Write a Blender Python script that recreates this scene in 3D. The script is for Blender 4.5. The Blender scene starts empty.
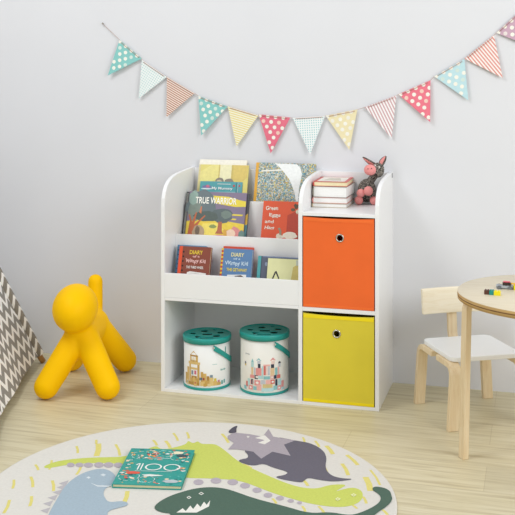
import bpy, bmesh, math, random
from mathutils import Vector, Matrix
random.seed(7)
SC = bpy.context.scene
COL = SC.collection
PI = math.pi

# ---------------------------------------------------------------- camera, sky, lights, exposure
cam = bpy.data.objects.new('camera', bpy.data.cameras.new('camera'))
COL.objects.link(cam)
cam.location = (1.4038, -3.9221, 1.2141)
cam.rotation_euler = (PI/2, 0, 0.27731)
cam.data.sensor_width = 36.0
cam.data.lens = 36.0*985.59/515.0
cam.data.shift_y = -(257.5-77.6)/515.0
SC.camera = cam
world = bpy.data.worlds.new('world'); SC.world = world
world.use_nodes = True
bgn = world.node_tree.nodes['Background']
bgn.inputs[0].default_value = (0.97, 0.985, 1.0, 1); bgn.inputs[1].default_value = 0.60

def area(name, loc, target, size, power, color=(1, 1, 1), size_y=None):
    l = bpy.data.lights.new(name, 'AREA'); l.energy = power; l.color = color
    l.shape = 'RECTANGLE'; l.size = size; l.size_y = size_y or size
    o = bpy.data.objects.new(name, l); COL.objects.link(o); o.location = loc
    o.rotation_euler = (Vector(target)-Vector(loc)).to_track_quat('-Z', 'Y').to_euler()
    return o
area('window_light', (3.6, -2.6, 2.3), (0.5, 0, 0.5), 1.6, 58, (0.975, 0.99, 1.0), 2.0)
area('ceiling_light', (-0.9, -2.2, 3.4), (0.2, -0.1, 0.6), 1.2, 38, (0.975, 0.99, 1.0))
vs = SC.view_settings
vs.view_transform = 'Standard'; vs.look = 'None'; vs.gamma = 1.0; vs.use_curve_mapping = False
vs.exposure = 0.13

# ---------------------------------------------------------------- materials
def lin(c):
    if isinstance(c, str):
        c = tuple(int(c[i:i+2], 16) for i in (0, 2, 4))
    return tuple(((v/255.0)/12.92 if v/255.0 <= 0.04045 else ((v/255.0+0.055)/1.055)**2.4) for v in c)
MATS = {}
def mat(c, rough=0.5, var=0.04, scale=40.0, metal=0.0, bump=0.0, coat=0.0, spec=0.5):
    key = (str(c), rough, var, scale, metal, bump, coat, spec)
    if key in MATS: return MATS[key]
    m = bpy.data.materials.new('paint_%d' % len(MATS)); m.use_nodes = True
    nt = m.node_tree; b = nt.nodes['Principled BSDF']
    b.inputs['Roughness'].default_value = rough; b.inputs['Metallic'].default_value = metal
    b.inputs['Coat Weight'].default_value = coat; b.inputs['Specular IOR Level'].default_value = spec
    L = lin(c)
    tc = nt.nodes.new('ShaderNodeTexCoord'); n = nt.nodes.new('ShaderNodeTexNoise')
    n.inputs['Scale'].default_value = scale; n.inputs['Detail'].default_value = 3
    nt.links.new(tc.outputs['Object'], n.inputs['Vector'])
    r = nt.nodes.new('ShaderNodeValToRGB')
    r.color_ramp.elements[0].position = 0.3; r.color_ramp.elements[1].position = 0.7
    r.color_ramp.elements[0].color = tuple(v*(1-var) for v in L)+(1,)
    r.color_ramp.elements[1].color = tuple(min(1, v*(1+var)) for v in L)+(1,)
    nt.links.new(n.outputs['Fac'], r.inputs['Fac']); nt.links.new(r.outputs['Color'], b.inputs['Base Color'])
    if bump:
        bp = nt.nodes.new('ShaderNodeBump'); bp.inputs['Strength'].default_value = bump
        bp.inputs['Distance'].default_value = 0.002
        nt.links.new(n.outputs['Fac'], bp.inputs['Height']); nt.links.new(bp.outputs['Normal'], b.inputs['Normal'])
    MATS[key] = m
    return m

def grain_mat(name, cols, stretch, scale, rough=0.5, coord='Object', planks=None, bump=0.05, rot=(0, 0, 0), dist=0.6):
    m = bpy.data.materials.new(name); m.use_nodes = True
    nt = m.node_tree; b = nt.nodes['Principled BSDF']; b.inputs['Roughness'].default_value = rough
    N = nt.nodes.new; K = nt.links.new
    tc = N('ShaderNodeTexCoord'); mp = N('ShaderNodeMapping')
    mp.inputs['Scale'].default_value = stretch; mp.inputs['Rotation'].default_value = rot
    K(tc.outputs[coord], mp.inputs['Vector'])
    n = N('ShaderNodeTexNoise'); n.inputs['Scale'].default_value = scale; n.inputs['Detail'].default_value = 8
    n.inputs['Roughness'].default_value = 0.62; n.inputs['Distortion'].default_value = dist
    K(mp.outputs['Vector'], n.inputs['Vector'])
    r = N('ShaderNodeValToRGB'); el = r.color_ramp.elements
    el[0].position = 0.25; el[1].position = 0.78
    el[0].color = lin(cols[0])+(1,); el[1].color = lin(cols[2])+(1,)
    e = el.new(0.5); e.color = lin(cols[1])+(1,)
    K(n.outputs['Fac'], r.inputs['Fac'])
    out = r.outputs['Color']
    if planks:
        br = N('ShaderNodeTexBrick')
        br.inputs['Scale'].default_value = 1.0
        br.inputs['Brick Width'].default_value = planks[0]; br.inputs['Row Height'].default_value = planks[1]
        br.inputs['Mortar Size'].default_value = 0.0012; br.inputs['Mortar Smooth'].default_value = 0.3
        br.offset = 0.37
        br.inputs['Color1'].default_value = (0.955, 0.955, 0.955, 1); br.inputs['Color2'].default_value = (1.03, 1.03, 1.02, 1)
        br.inputs['Mortar'].default_value = (0.84, 0.81, 0.76, 1)
        K(tc.outputs[coord], br.inputs['Vector'])
        mx = N('ShaderNodeMix'); mx.data_type = 'RGBA'; mx.blend_type = 'MULTIPLY'; mx.inputs[0].default_value = 1.0
        K(out, mx.inputs[6]); K(br.outputs['Color'], mx.inputs[7]); out = mx.outputs[2]
    K(out, b.inputs['Base Color'])
    bp = N('ShaderNodeBump'); bp.inputs['Strength'].default_value = bump; bp.inputs['Distance'].default_value = 0.002
    K(n.outputs['Fac'], bp.inputs['Height']); K(bp.outputs['Normal'], b.inputs['Normal'])
    return m

def speckle_mat(name, cols, scale, rough=0.4, metal=0.0, bump=0.0):
    m = bpy.data.materials.new(name); m.use_nodes = True
    nt = m.node_tree; b = nt.nodes['Principled BSDF']
    b.inputs['Roughness'].default_value = rough; b.inputs['Metallic'].default_value = metal
    N = nt.nodes.new; K = nt.links.new
    tc = N('ShaderNodeTexCoord'); v = N('ShaderNodeTexVoronoi'); v.inputs['Scale'].default_value = scale
    K(tc.outputs['Object'], v.inputs['Vector'])
    sp = N('ShaderNodeSeparateColor'); K(v.outputs['Color'], sp.inputs['Color'])
    r = N('ShaderNodeValToRGB'); r.color_ramp.interpolation = 'CONSTANT'
    el = r.color_ramp.elements
    el[0].position = 0; el[0].color = lin(cols[0])+(1,)
    el[1].position = 1.0/len(cols); el[1].color = lin(cols[1])+(1,)
    for i in range(2, len(cols)):
        e = el.new(i/len(cols)); e.color = lin(cols[i])+(1,)
    K(sp.outputs[0], r.inputs['Fac']); K(r.outputs['Color'], b.inputs['Base Color'])
    if bump:
        bp = N('ShaderNodeBump'); bp.inputs['Strength'].default_value = bump; bp.inputs['Distance'].default_value = 0.003
        K(v.outputs['Distance'], bp.inputs['Height']); K(bp.outputs['Normal'], b.inputs['Normal'])
    return m

def stripe_mat(name, ca, cb, freq, direction=(0, 1), duty=0.5, cross=None, cross2=None, coord='UV'):
    """woven or printed stripes in UV metres; cross = second direction for a check"""
    m = bpy.data.materials.new(name); m.use_nodes = True
    nt = m.node_tree; b = nt.nodes['Principled BSDF']; b.inputs['Roughness'].default_value = 0.8
    N = nt.nodes.new; K = nt.links.new
    tc = N('ShaderNodeTexCoord'); s = N('ShaderNodeSeparateXYZ'); K(tc.outputs[coord], s.inputs[0])
    def wave(d):
        a = N('ShaderNodeMath'); a.operation = 'MULTIPLY'; a.inputs[1].default_value = d[0]*freq; K(s.outputs[0], a.inputs[0])
        c = N('ShaderNodeMath'); c.operation = 'MULTIPLY_ADD'; c.inputs[1].default_value = d[1]*freq; K(s.outputs[1], c.inputs[0]); K(a.outputs[0], c.inputs[2])
        f = N('ShaderNodeMath'); f.operation = 'FRACT'; K(c.outputs[0], f.inputs[0])
        g = N('ShaderNodeMath'); g.operation = 'GREATER_THAN'; g.inputs[1].default_value = duty; K(f.outputs[0], g.inputs[0])
        return g.outputs[0]
    fac = wave(direction)
    if cross:
        w2 = wave(cross); ad = N('ShaderNodeMath'); ad.operation = 'MAXIMUM'
        K(fac, ad.inputs[0]); K(w2, ad.inputs[1]); fac = ad.outputs[0]
    mx = N('ShaderNodeMix'); mx.data_type = 'RGBA'
    mx.inputs[6].default_value = lin(ca)+(1,); mx.inputs[7].default_value = lin(cb)+(1,)
    K(fac, mx.inputs[0]); K(mx.outputs[2], b.inputs['Base Color'])
    return m

def chevron_mat(name, ca, cb, period, zig, amp, duty):
    m = bpy.data.materials.new(name); m.use_nodes = True
    nt = m.node_tree; b = nt.nodes['Principled BSDF']; b.inputs['Roughness'].default_value = 0.9
    N = nt.nodes.new; K = nt.links.new
    def M(op, a, v=None, bnode=None):
        n = N('ShaderNodeMath'); n.operation = op; K(a, n.inputs[0])
        if v is not None: n.inputs[1].default_value = v
        if bnode is not None: K(bnode, n.inputs[1])
        return n.outputs[0]
    tc = N('ShaderNodeTexCoord'); s = N('ShaderNodeSeparateXYZ'); K(tc.outputs['UV'], s.inputs[0])
    u = M('FRACT', M('MULTIPLY', s.outputs[0], 1.0/zig))
    tri = M('MULTIPLY', M('ABSOLUTE', M('SUBTRACT', u, 0.5)), 2*amp)
    t = M('FRACT', M('MULTIPLY', M('ADD', s.outputs[1], None, tri), 1.0/period))
    g = M('GREATER_THAN', t, duty)
    mx = N('ShaderNodeMix'); mx.data_type = 'RGBA'
    mx.inputs[6].default_value = lin(ca)+(1,); mx.inputs[7].default_value = lin(cb)+(1,)
    K(g, mx.inputs[0]); K(mx.outputs[2], b.inputs['Base Color'])
    return m

WHITE = mat('F1F1F1', 0.38, 0.008, 6)
WALL = mat('E0E1E5', 0.9, 0.012, 2.5, bump=0.03)
FLOOR = grain_mat('oak_laminate', ('B5A784', 'D2C8A6', 'E0D8BE'), (1.0, 16.0, 1.0), 3.2, 0.42, 'Object', (1.25, 0.192), 0.04)
BIRCH = grain_mat('birch', ('DDC195', 'E9D3AC', 'F1E0C0'), (14.0, 14.0, 1.2), 6.0, 0.5)
BIRCH_X = grain_mat('birch_pale', ('E8DABB', 'F0E5CC', 'F5EDDA'), (1.2, 14.0, 14.0), 6.0, 0.5)
PLY = grain_mat('ply_edge', ('9A713F', 'C9A467', 'DDBE86'), (1.0, 1.0, 60.0), 3.0, 0.6)
TEAL = mat('1F9C93', 0.35, 0.05, 30)
DARK = mat('1E1A18', 0.7)
PAGES = mat('F0ECDF', 0.85, 0.03, 200)
PAGESC = mat('EFE3B8', 0.85, 0.03, 200)

# ---------------------------------------------------------------- helpers
def tag(o, label, cat, group=None, kind=None):
    o['label'] = label; o['category'] = cat
    if group: o['group'] = group
    if kind: o['kind'] = kind
    return o
def thing(name, label, cat, loc=(0, 0, 0), rot=(0, 0, 0), group=None):
    o = bpy.data.objects.new(name, None); COL.objects.link(o)
    o.empty_display_size = 0.05; o.location = loc; o.rotation_euler = rot
    return tag(o, label, cat, group)

class MB:
    def __init__(self):
        self.bm = bmesh.new(); self.mats = []; self.uv = None
    def mi(self, m):
        if m not in self.mats: self.mats.append(m)
        return self.mats.index(m)
    def _merge(self, b2, m, M=None):
        idx = self.mi(m)
        if M is not None: b2.transform(M)
        vm = {v: self.bm.verts.new(v.co) for v in b2.verts}
        for f in b2.faces:
            try:
                nf = self.bm.faces.new([vm[v] for v in f.verts]); nf.material_index = idx; nf.smooth = f.smooth
            except ValueError: pass
        b2.free()
    def box(self, lo, hi, m, bevel=0.0, M=None, seg=2):
        b = bmesh.new(); bmesh.ops.create_cube(b, size=1.0)
        for v in b.verts:
            v.co = Vector([lo[i]+(v.co[i]+0.5)*(hi[i]-lo[i]) for i in range(3)])
        if bevel: bmesh.ops.bevel(b, geom=b.edges[:], offset=bevel, segments=seg, affect='EDGES', profile=0.5)
        self._merge(b, m, M); return self
    def prism(self, poly, axis, lo, hi, m, bevel=0.0, M=None):
        """poly: 2D points in the plane normal to axis; axis 'x': (y,z); 'y': (x,z); 'z': (x,y)"""
        b = bmesh.new()
        def P(p, h):
            return {'x': (h, p[0], p[1]), 'y': (p[0], h, p[1]), 'z': (p[0], p[1], h)}[axis]
        a = [b.verts.new(P(p, lo)) for p in poly]; c = [b.verts.new(P(p, hi)) for p in poly]
        n = len(poly)
        b.faces.new(a); b.faces.new(c[::-1])
        for i in range(n): b.faces.new((a[i], c[i], c[(i+1) % n], a[(i+1) % n]))
        bmesh.ops.recalc_face_normals(b, faces=b.faces[:])
        if bevel:
            ed = [e for e in b.edges if e.is_manifold and abs(e.calc_face_angle(0)) > 0.6]
            bmesh.ops.bevel(b, geom=ed, offset=bevel, segments=2, affect='EDGES', profile=0.5)
        self._merge(b, m, M); return self
    def lathe(self, prof, m, center=(0, 0, 0), seg=48, close=False):
        b = bmesh.new(); rings = []
        for r, z in prof:
            if r < 1e-6: rings.append([b.verts.new((center[0], center[1], center[2]+z))])
            else: rings.append([b.verts.new((center[0]+r*math.cos(2*PI*i/seg), center[1]+r*math.sin(2*PI*i/seg), center[2]+z)) for i in range(seg)])
        for A, B in zip(rings[:-1], rings[1:]):
            for i in range(seg):
                j = (i+1) % seg
                if len(A) == 1 and len(B) == 1: continue
                if len(A) == 1: f = b.faces.new((A[0], B[j], B[i]))
                elif len(B) == 1: f = b.faces.new((A[i], A[j], B[0]))
                else: f = b.faces.new((A[i], A[j], B[j], B[i]))
                f.smooth = True
        bmesh.ops.recalc_face_normals(b, faces=b.faces[:])
        self._merge(b, m); return self
    def tube(self, path, r, m, seg=10, caps=True, smooth=True):
        b = bmesh.new(); path = [Vector(p) for p in path]; n = len(path)
        rr = r if isinstance(r, (list, tuple)) else [r]*n
        up = Vector((0, 0, 1)); rings = []
        for i, p in enumerate(path):
            t = (path[min(i+1, n-1)]-path[max(i-1, 0)]).normalized()
            x = t.cross(up)
            if x.length < 1e-3: x = t.cross(Vector((0, 1, 0)))
            x.normalize(); y = x.cross(t).normalized()
            rings.append([b.verts.new(p+rr[i]*(math.cos(2*PI*k/seg)*x+math.sin(2*PI*k/seg)*y)) for k in range(seg)])
        for A, B in zip(rings[:-1], rings[1:]):
            for k in range(seg):
                f = b.faces.new((A[k], A[(k+1) % seg], B[(k+1) % seg], B[k])); f.smooth = smooth
        if caps: b.faces.new(rings[0][::-1]); b.faces.new(rings[-1])
        bmesh.ops.recalc_face_normals(b, faces=b.faces[:])
        self._merge(b, m); return self
    def ball(self, c, r, m, scale=(1, 1, 1), M=None, seg=20):
        b = bmesh.new(); bmesh.ops.create_uvsphere(b, u_segments=seg, v_segments=seg//2+2, radius=r)
        for f in b.faces: f.smooth = True
        X = Matrix.Translation(c) @ (M or Matrix()) @ Matrix.Diagonal((*scale, 1))
        self._merge(b, m, X); return self
    def face(self, pts, m):
        idx = self.mi(m)
        f = self.bm.faces.new([self.bm.verts.new(p) for p in pts]); f.material_index = idx
        return f
    def build(self, name, parent=None, label=None, tri=False):
        bm = self.bm
        bm.normal_update()
        if tri: bmesh.ops.triangulate(bm, faces=[f for f in bm.faces if len(f.verts) > 4])
        me = bpy.data.meshes.new(name); bm.to_mesh(me); bm.free()
        for m in self.mats: me.materials.append(m)
        o = bpy.data.objects.new(name, me); COL.objects.link(o)
        if parent is not None: o.parent = parent
        if label: o['label'] = label
        return o

def curve_mesh(splines, extrude=0.0, bevel=0.0):
    """filled 2D outline with holes -> temporary mesh in the XY plane"""
    cu = bpy.data.curves.new('outline', 'CURVE'); cu.dimensions = '2D'; cu.fill_mode = 'BOTH'
    cu.extrude = extrude; cu.bevel_depth = bevel
    for s in splines:
        sp = cu.splines.new('POLY'); sp.points.add(len(s)-1); sp.use_cyclic_u = True
        for p, q in zip(sp.points, s): p.co = (q[0], q[1], 0, 1)
    ob = bpy.data.objects.new('outline', cu); COL.objects.link(ob)
    bpy.context.view_layer.update()
    me = bpy.data.meshes.new_from_object(ob.evaluated_get(bpy.context.evaluated_depsgraph_get()))
    bpy.data.objects.remove(ob); bpy.data.curves.remove(cu)
    return me
def text_mesh(s, extrude=0.0, shear=0.0):
    cu = bpy.data.curves.new('lettering', 'FONT'); cu.body = s; cu.size = 1.0; cu.extrude = extrude; cu.shear = shear; cu.offset = 0.018
    ob = bpy.data.objects.new('lettering', cu); COL.objects.link(ob)
    bpy.context.view_layer.update()
    me = bpy.data.meshes.new_from_object(ob.evaluated_get(bpy.context.evaluated_depsgraph_get()))
    bpy.data.objects.remove(ob); bpy.data.curves.remove(cu)
    return me
def merge_mesh(mb, me, m, fn):
    """copy a mesh into a builder through a point function"""
    idx = mb.mi(m); vs_ = [mb.bm.verts.new(fn(v.co)) for v in me.vertices]
    for p in me.polygons:
        try:
            f = mb.bm.faces.new([vs_[i] for i in p.vertices]); f.material_index = idx
        except ValueError: pass
    bpy.data.meshes.remove(me)
def put_text(mb, s, m, x0, x1, zb, h, fn, shear=0.0, wob=0.0):
    """lettering fitted to x0..x1 with baseline zb and cap height h; fn maps (x, z) to a point"""
    me = text_mesh(s, 0.0, shear)
    xs = [v.co.x for v in me.vertices]; ys = [v.co.y for v in me.vertices]
    a, b = min(xs), max(xs); c, d = min(ys), max(ys)
    def f(co):
        x = x0+(co.x-a)/(b-a)*(x1-x0); z = zb+(co.y-c)/(d-c)*h
        if wob: z += wob*math.sin(x*260)
        return fn(x, z)
    merge_mesh(mb, me, m, f)
def circ(x, y, r, n=16, ry=None, a0=0.0):
    return [(x+r*math.cos(a0+2*PI*i/n), y+(ry or r)*math.sin(a0+2*PI*i/n)) for i in range(n)]
def smooth_closed(p, it=2, keep=0.25):
    for _ in range(it):
        q = []
        for i in range(len(p)):
            a, b = p[i], p[(i+1) % len(p)]
            q.append((a[0]*(1-keep)+b[0]*keep, a[1]*(1-keep)+b[1]*keep)); q.append((a[0]*keep+b[0]*(1-keep), a[1]*keep+b[1]*(1-keep)))
        p = q
    return p
def arc(cx, cy, r, a0, a1, n=8):
    return [(cx+r*math.cos(a0+(a1-a0)*i/n), cy+r*math.sin(a0+(a1-a0)*i/n)) for i in range(n+1)]
def ribbon(path, th):
    """2D centre line -> closed outline of thickness th"""
    L, R_ = [], []
    n = len(path)
    for i, p in enumerate(path):
        a = path[max(i-1, 0)]; b = path[min(i+1, n-1)]
        dx, dy = b[0]-a[0], b[1]-a[1]; l = math.hypot(dx, dy); nx, ny = -dy/l, dx/l
        L.append((p[0]+nx*th/2, p[1]+ny*th/2)); R_.append((p[0]-nx*th/2, p[1]-ny*th/2))
    return L+R_[::-1]

# ---------------------------------------------------------------- the room
mb = MB(); mb.box((-4.5, -5.5, -0.06), (4.5, 0.12, 0.0), FLOOR); o = mb.build('floor'); tag(o, 'pale oak laminate floor', 'floor', kind='structure')
mb = MB(); mb.box((-4.5, 0.0, 0.0), (4.5, 0.12, 3.6), WALL); o = mb.build('wall_back'); tag(o, 'plain pale grey back wall', 'wall', kind='structure')

# ---------------------------------------------------------------- bookcase
W, D, H, T = 0.848, 0.3556, 0.84, 0.015
XD = 0.546
BC = (W/2, -D/2, 0)
bc = thing('bookcase', 'white children\'s bookcase with rounded sides, three sloped book tiers and two cubbies', 'bookcase', BC)
def bpart(mb, name, label=None):
    bmesh.ops.translate(mb.bm, vec=(-BC[0], -BC[1], 0), verts=mb.bm.verts[:])
    return mb.build(name, bc, label)
side = [(0, 0), (0, H), (-0.10, H-0.004), (-0.19, H-0.009), (-0.235, H-0.014), (-0.27, H-0.021), (-0.30, H-0.032), (-0.325, H-0.048), (-0.342, H-0.069), (-0.352, H-0.094), (-D, H-0.125), (-D, 0)]
for x, nm in ((0, 'side_panel'), (XD, 'divider_panel'), (W-T, 'side_panel')):
    mb = MB(); mb.prism(side, 'x', x, x+T, WHITE, 0.0012); bpart(mb, nm)
mb = MB(); mb.box((T, -0.012, 0.012), (XD, -0.001, H-0.004), WHITE, 0.0008); bpart(mb, 'back_panel')
mb = MB(); mb.box((XD+T, -0.012, 0.012), (W-T, -0.001, H-0.004), WHITE, 0.0008); bpart(mb, 'back_panel')
for x0, x1, z0, z1 in ((T, XD, 0.0, 0.0125), (XD+T, W-T, 0.0, 0.0125), (XD+T, W-T, 0.348, 0.363), (XD+T, W-T, 0.7015, 0.7145), (T, XD, 0.353, 0.365)):
    mb = MB(); mb.box((x0, -D+0.0005, z0), (x1, -0.012, z1), WHITE, 0.001); bpart(mb, 'shelf')
for y0, zb, zt in ((-D+0.0005, 0.3655, 0.458), (-0.236, 0.366, 0.591), (-0.120, 0.526, 0.716)):
    mb = MB(); mb.box((T, y0, zb), (XD, y0+0.012, zt), WHITE, 0.001); bpart(mb, 'tier_front')
for y0, y1, z in ((-0.224, -0.012, 0.513), (-0.108, -0.012, 0.645)):
    mb = MB(); mb.box((T, y0, z), (XD, y1, z+0.012), WHITE); bpart(mb, 'tier_shelf')
mb = MB(); mb.box((W, -0.030, H-0.022), (W+0.0015, -0.012, H-0.005), mat('9A9A9C', 0.5), 0.0004); bpart(mb, 'corner_cap', 'small grey plastic cap')

# ---------------------------------------------------------------- storage bins
def storage_bin(name, label, x0, x1, y0, y1, z0, z1, c, chem, gx, gd):
    loc = ((x0+x1)/2, (y0+y1)/2, z0)
    t = thing(name, label, 'storage bin', loc, group='fabric bins in the cubbies')
    w, d, h = x1-x0, y1-y0, z1-z0
    fab = mat(c, 0.85, 0.03, 9, bump=0.05); hem = mat(chem, 0.8, 0.03, 20)
    a = w/2; b = d/2; th = 0.004
    mb = MB()
    mb.box((-a, -b+th, 0), (-a+th, b, h), fab); mb.box((a-th, -b+th, 0), (a, b, h), fab)
    mb.box((-a+th, b-th, 0), (a-th, b, h), fab); mb.box((-a+th, -b+th, 0), (a-th, b-th, th), fab)
    gz = h-gd
    nseg = 16   # front panel, top edge sagging a little, round eyelet hole cut through
    top = [(a-2*a*i/nseg, h-0.004*math.sin(PI*i/nseg)) for i in range(nseg+1)]
    me = curve_mesh([[(-a, 0), (a, 0)]+top, circ(gx, gz, 0.0105, 24)], th/2)
    merge_mesh(mb, me, fab, lambda co: (co.x, -b+th/2-co.z, co.y))
    mb.build('fabric_body', t)
    mb = MB()
    mb.box((-a+0.001, -b-0.0012, h-0.0165), (a-0.001, -b, h-0.0045), hem, 0.0005)
    mb.build('top_hem', t)
    mb = MB(); mb.box((-a+0.001, -b-0.0012, 0.001), (a-0.001, -b, 0.011), hem, 0.0005); mb.build('bottom_hem', t)
    mb = MB(); st = mat('C8C4BC', 0.25, 0.02, 30, metal=1.0)
    N, R_, r_ = 28, 0.0133, 0.0028
    bm = bmesh.new(); vv = [[bm.verts.new((gx+(R_+r_*math.cos(2*PI*j/8))*math.cos(2*PI*i/N), -b-0.0005+0.9*r_*math.sin(2*PI*j/8), gz+(R_+r_*math.cos(2*PI*j/8))*math.sin(2*PI*i/N))) for j in range(8)] for i in range(N)]
    for i in range(N):
        for j in range(8):
            f = bm.faces.new((vv[i][j], vv[(i+1) % N][j], vv[(i+1) % N][(j+1) % 8], vv[i][(j+1) % 8])); f.smooth = True
    bmesh.ops.recalc_face_normals(bm, faces=bm.faces[:])
    mb._merge(bm, st); mb.build('eyelet', t, 'silver metal eyelet ring')
    return t
storage_bin('storage_bin', 'orange fabric storage bin with metal eyelet in the upper cubby', 0.5645, 0.8295, -0.3545, -0.03, 0.3635, 0.6980, 'F06A28', 'F4702A', 0.006, 0.074)
storage_bin('storage_bin', 'yellow fabric storage bin with metal eyelet in the lower cubby', 0.5645, 0.8295, -0.3545, -0.03, 0.013, 0.3400, 'E2D03A', 'F6DE0C', -0.006, 0.069)

# ---------------------------------------------------------------- block pails
EMB = ('58A59E', '3A9E95', 'E8C64A', '5A6A8A')
def pail(label, cx, cy, z0, r, h, body_c, blocks, piv, extra):
    t = thing('toy_block_pail', label, 'pail', (cx, cy, z0), group='cardboard pails of toy blocks')
    cam_a = math.atan2(-3.9221-cy, 1.4038-cx)
    body = mat(body_c, 0.5, 0.01, 10)
    mb = MB(); mb.lathe([(0, 0.004), (r-0.004, 0.004), (r-0.001, 0.006), (r, 0.008), (r, h-0.012), (r-0.002, h-0.012)], body, seg=64); mb.lathe([(r-0.002, h-0.012), (r-0.002, 0.01), (0, 0.01)], mat('7A5A36', 0.9), seg=64)
    bmesh.ops.remove_doubles(mb.bm, verts=mb.bm.verts[:], dist=1e-6); mb.build('body', t)
    mb = MB(); mb.lathe([(0, 0), (r, 0), (r+0.0018, 0.001), (r+0.0018, 0.0095), (r+0.0004, 0.0105), (r+0.0004, 0.0085)], TEAL, seg=64); mb.build('base_rim', t, 'teal rim')
    # lid: skirt, raised rim and a sunken top with shape sorter holes
    mb = MB(); R_ = r+0.004
    mb.lathe([(R_-0.002, h-0.022), (R_, h-0.022), (R_+0.001, h-0.006), (R_, h-0.001), (R_-0.003, h), (R_-0.006, h-0.001), (R_-0.007, h-0.005)], TEAL, seg=64)
    holes = [circ(-0.030, -0.028, 0.017, 3, a0=0.3), circ(0.030, -0.024, 0.013, 20), [(x*0.016+0.001, y*0.010+0.0) for x, y in ((-1, -1), (1, -1), (1, 1), (-1, 1))],
             circ(-0.046, 0.012, 0.013, 4, a0=0.5), circ(0.044, 0.018, 0.013, 6), [(x*0.022-0.002, y*0.006-0.046) for x, y in ((-1, -1), (1, -1), (1, 1), (-1, 1))],
             circ(-0.008, 0.040, 0.014, 5), circ(0.026, 0.052, 0.011, 3)]
    ca, sa = math.cos(cam_a+PI/2), math.sin(cam_a+PI/2)
    me = curve_mesh([circ(0, 0, R_-0.0065, 64)]+[[(1.2*x, 1.2*y) for x, y in q] for q in holes], 0.0012)
    merge_mesh(mb, me, TEAL, lambda co: (co.x*ca-co.y*sa, co.x*sa+co.y*ca, h-0.005+co.z))
    mb.build('lid', t, 'teal lid with shape holes')
    # wooden blocks inside, seen through the holes
    # printed picture wrapped on the side
    mb = MB(); layer = [0]
    def pt(u, z, e): a = cam_a+u/r; return ((r+e)*math.cos(a), (r+e)*math.sin(a), z)
    def patch(poly, c):
        layer[0] += 1; e = 0.0003+0.000012*layer[0]
        xs = [p[0] for p in poly]; n = max(1, int((max(xs)-min(xs))/0.006))
        if len(poly) == 4 and n > 1:
            (a0, b0), (a1, b1), (a2, b2), (a3, b3) = poly
            for i in range(n):
                s0, s1 = i/n, (i+1)/n
                L = lambda p, q, s: p+(q-p)*s
                mb.face([pt(L(a0, a1, s0), L(b0, b1, s0), e), pt(L(a0, a1, s1), L(b0, b1, s1), e), pt(L(a3, a2, s1), L(b3, b2, s1), e), pt(L(a3, a2, s0), L(b3, b2, s0), e)], mat(c, 0.5, 0.05, 60))
        else: mb.face([pt(p[0], p[1], e) for p in poly], mat(c, 0.5, 0.05, 60))
    for u0, u1, zz0, zz1, c, sh in [q for q in blocks if q[4] not in EMB]:
        if sh == 'r': patch([(u0, zz0), (u1, zz0), (u1, zz1), (u0, zz1)], c)
        elif sh == 't': patch([(u0, zz0), (u1, zz0), ((u0+u1)/2, zz1)], c)
        elif sh == 'a': patch([((u0+u1)/2+(u1-u0)/2*math.cos(PI*i/10), zz0+(zz1-zz0)*math.sin(PI*i/10)) for i in range(11)], c)
        elif sh == 'o': patch(circ((u0+u1)/2, (zz0+zz1)/2, (u1-u0)/2, 14, (zz1-zz0)/2), c)
    mb.build('printed_picture', t, 'picture of stacked building blocks')
    mb = MB()
    for u0, u1, zz0, zz1, c, sh in [q for q in blocks if q[4] in EMB]:
        if sh == 'r': patch([(u0, zz0), (u1, zz0), (u1, zz1), (u0, zz1)], c)
        else: patch(circ((u0+u1)/2, (zz0+zz1)/2, (u1-u0)/2, 14, (zz1-zz0)/2), c)
        mb.build('printed_emblem', t); mb = MB()
    for u0, u1, zz, hh, s, c in extra:
        mb = MB(); put_text(mb, s, mat(c, 0.5), u0, u1, zz, hh, lambda x, z: pt(x, z, 0.0006)); mb.build('lettering', t)
    # carrying strap: a drooped half loop between two rivets
    pa = cam_a+piv; ax = Vector((math.cos(pa), math.sin(pa), 0)); dx = Vector((-math.sin(pa), math.cos(pa), 0))
    hz = h-0.034; mb = MB(); n = 28; b = bmesh.new(); R2 = r+0.004; prev = None
    for i in range(n+1):
        f = PI*i/n; p = ax*math.cos(f)*R2+dx*math.sin(f)*R2+Vector((0, 0, hz-0.072*math.sin(f)**1.15))
        out = (ax*math.cos(f)+dx*math.sin(f)).normalized(); wv = Vector((0, 0, 1))*0.0105
        tilt = (-ax*math.sin(f)+dx*math.cos(f))*0.0
        q = [b.verts.new(p+wv+out*0.0015), b.verts.new(p-wv+out*0.0015), b.verts.new(p-wv-out*0.0015), b.verts.new(p+wv-out*0.0015)]
        if prev:
            for k in range(4):
                ff = b.faces.new((prev[k], prev[(k+1) % 4], q[(k+1) % 4], q[k])); ff.smooth = False
        else: b.faces.new(q)
        prev = q
    b.faces.new(prev[::-1]); bmesh.ops.recalc_face_normals(b, faces=b.faces[:]); mb._merge(b, TEAL)
    st = mb.build('strap', t, 'teal carrying strap')
    for s in (1, -1):
        mb = MB(); mb.ball(ax*s*(R2+0.0015)+Vector((0, 0, hz)), 0.004, mat('D8D6D0', 0.3, metal=0.8), seg=12); mb.build('rivet', st)
    return t

wd = ['C9A258', 'D9B468', 'B88F48', 'E0C27E', 'CBA45C', 'AF8440']
rb = random.Random(3); B1 = []
def R1(u0, u1, a, b, c, s='r'): k = 1 if c in EMB else 1.12; o_ = 0 if c in EMB else -.016; B1.append((u0*k+o_, u1*k+o_, a, b, c, s))
X0 = -0.078
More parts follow.
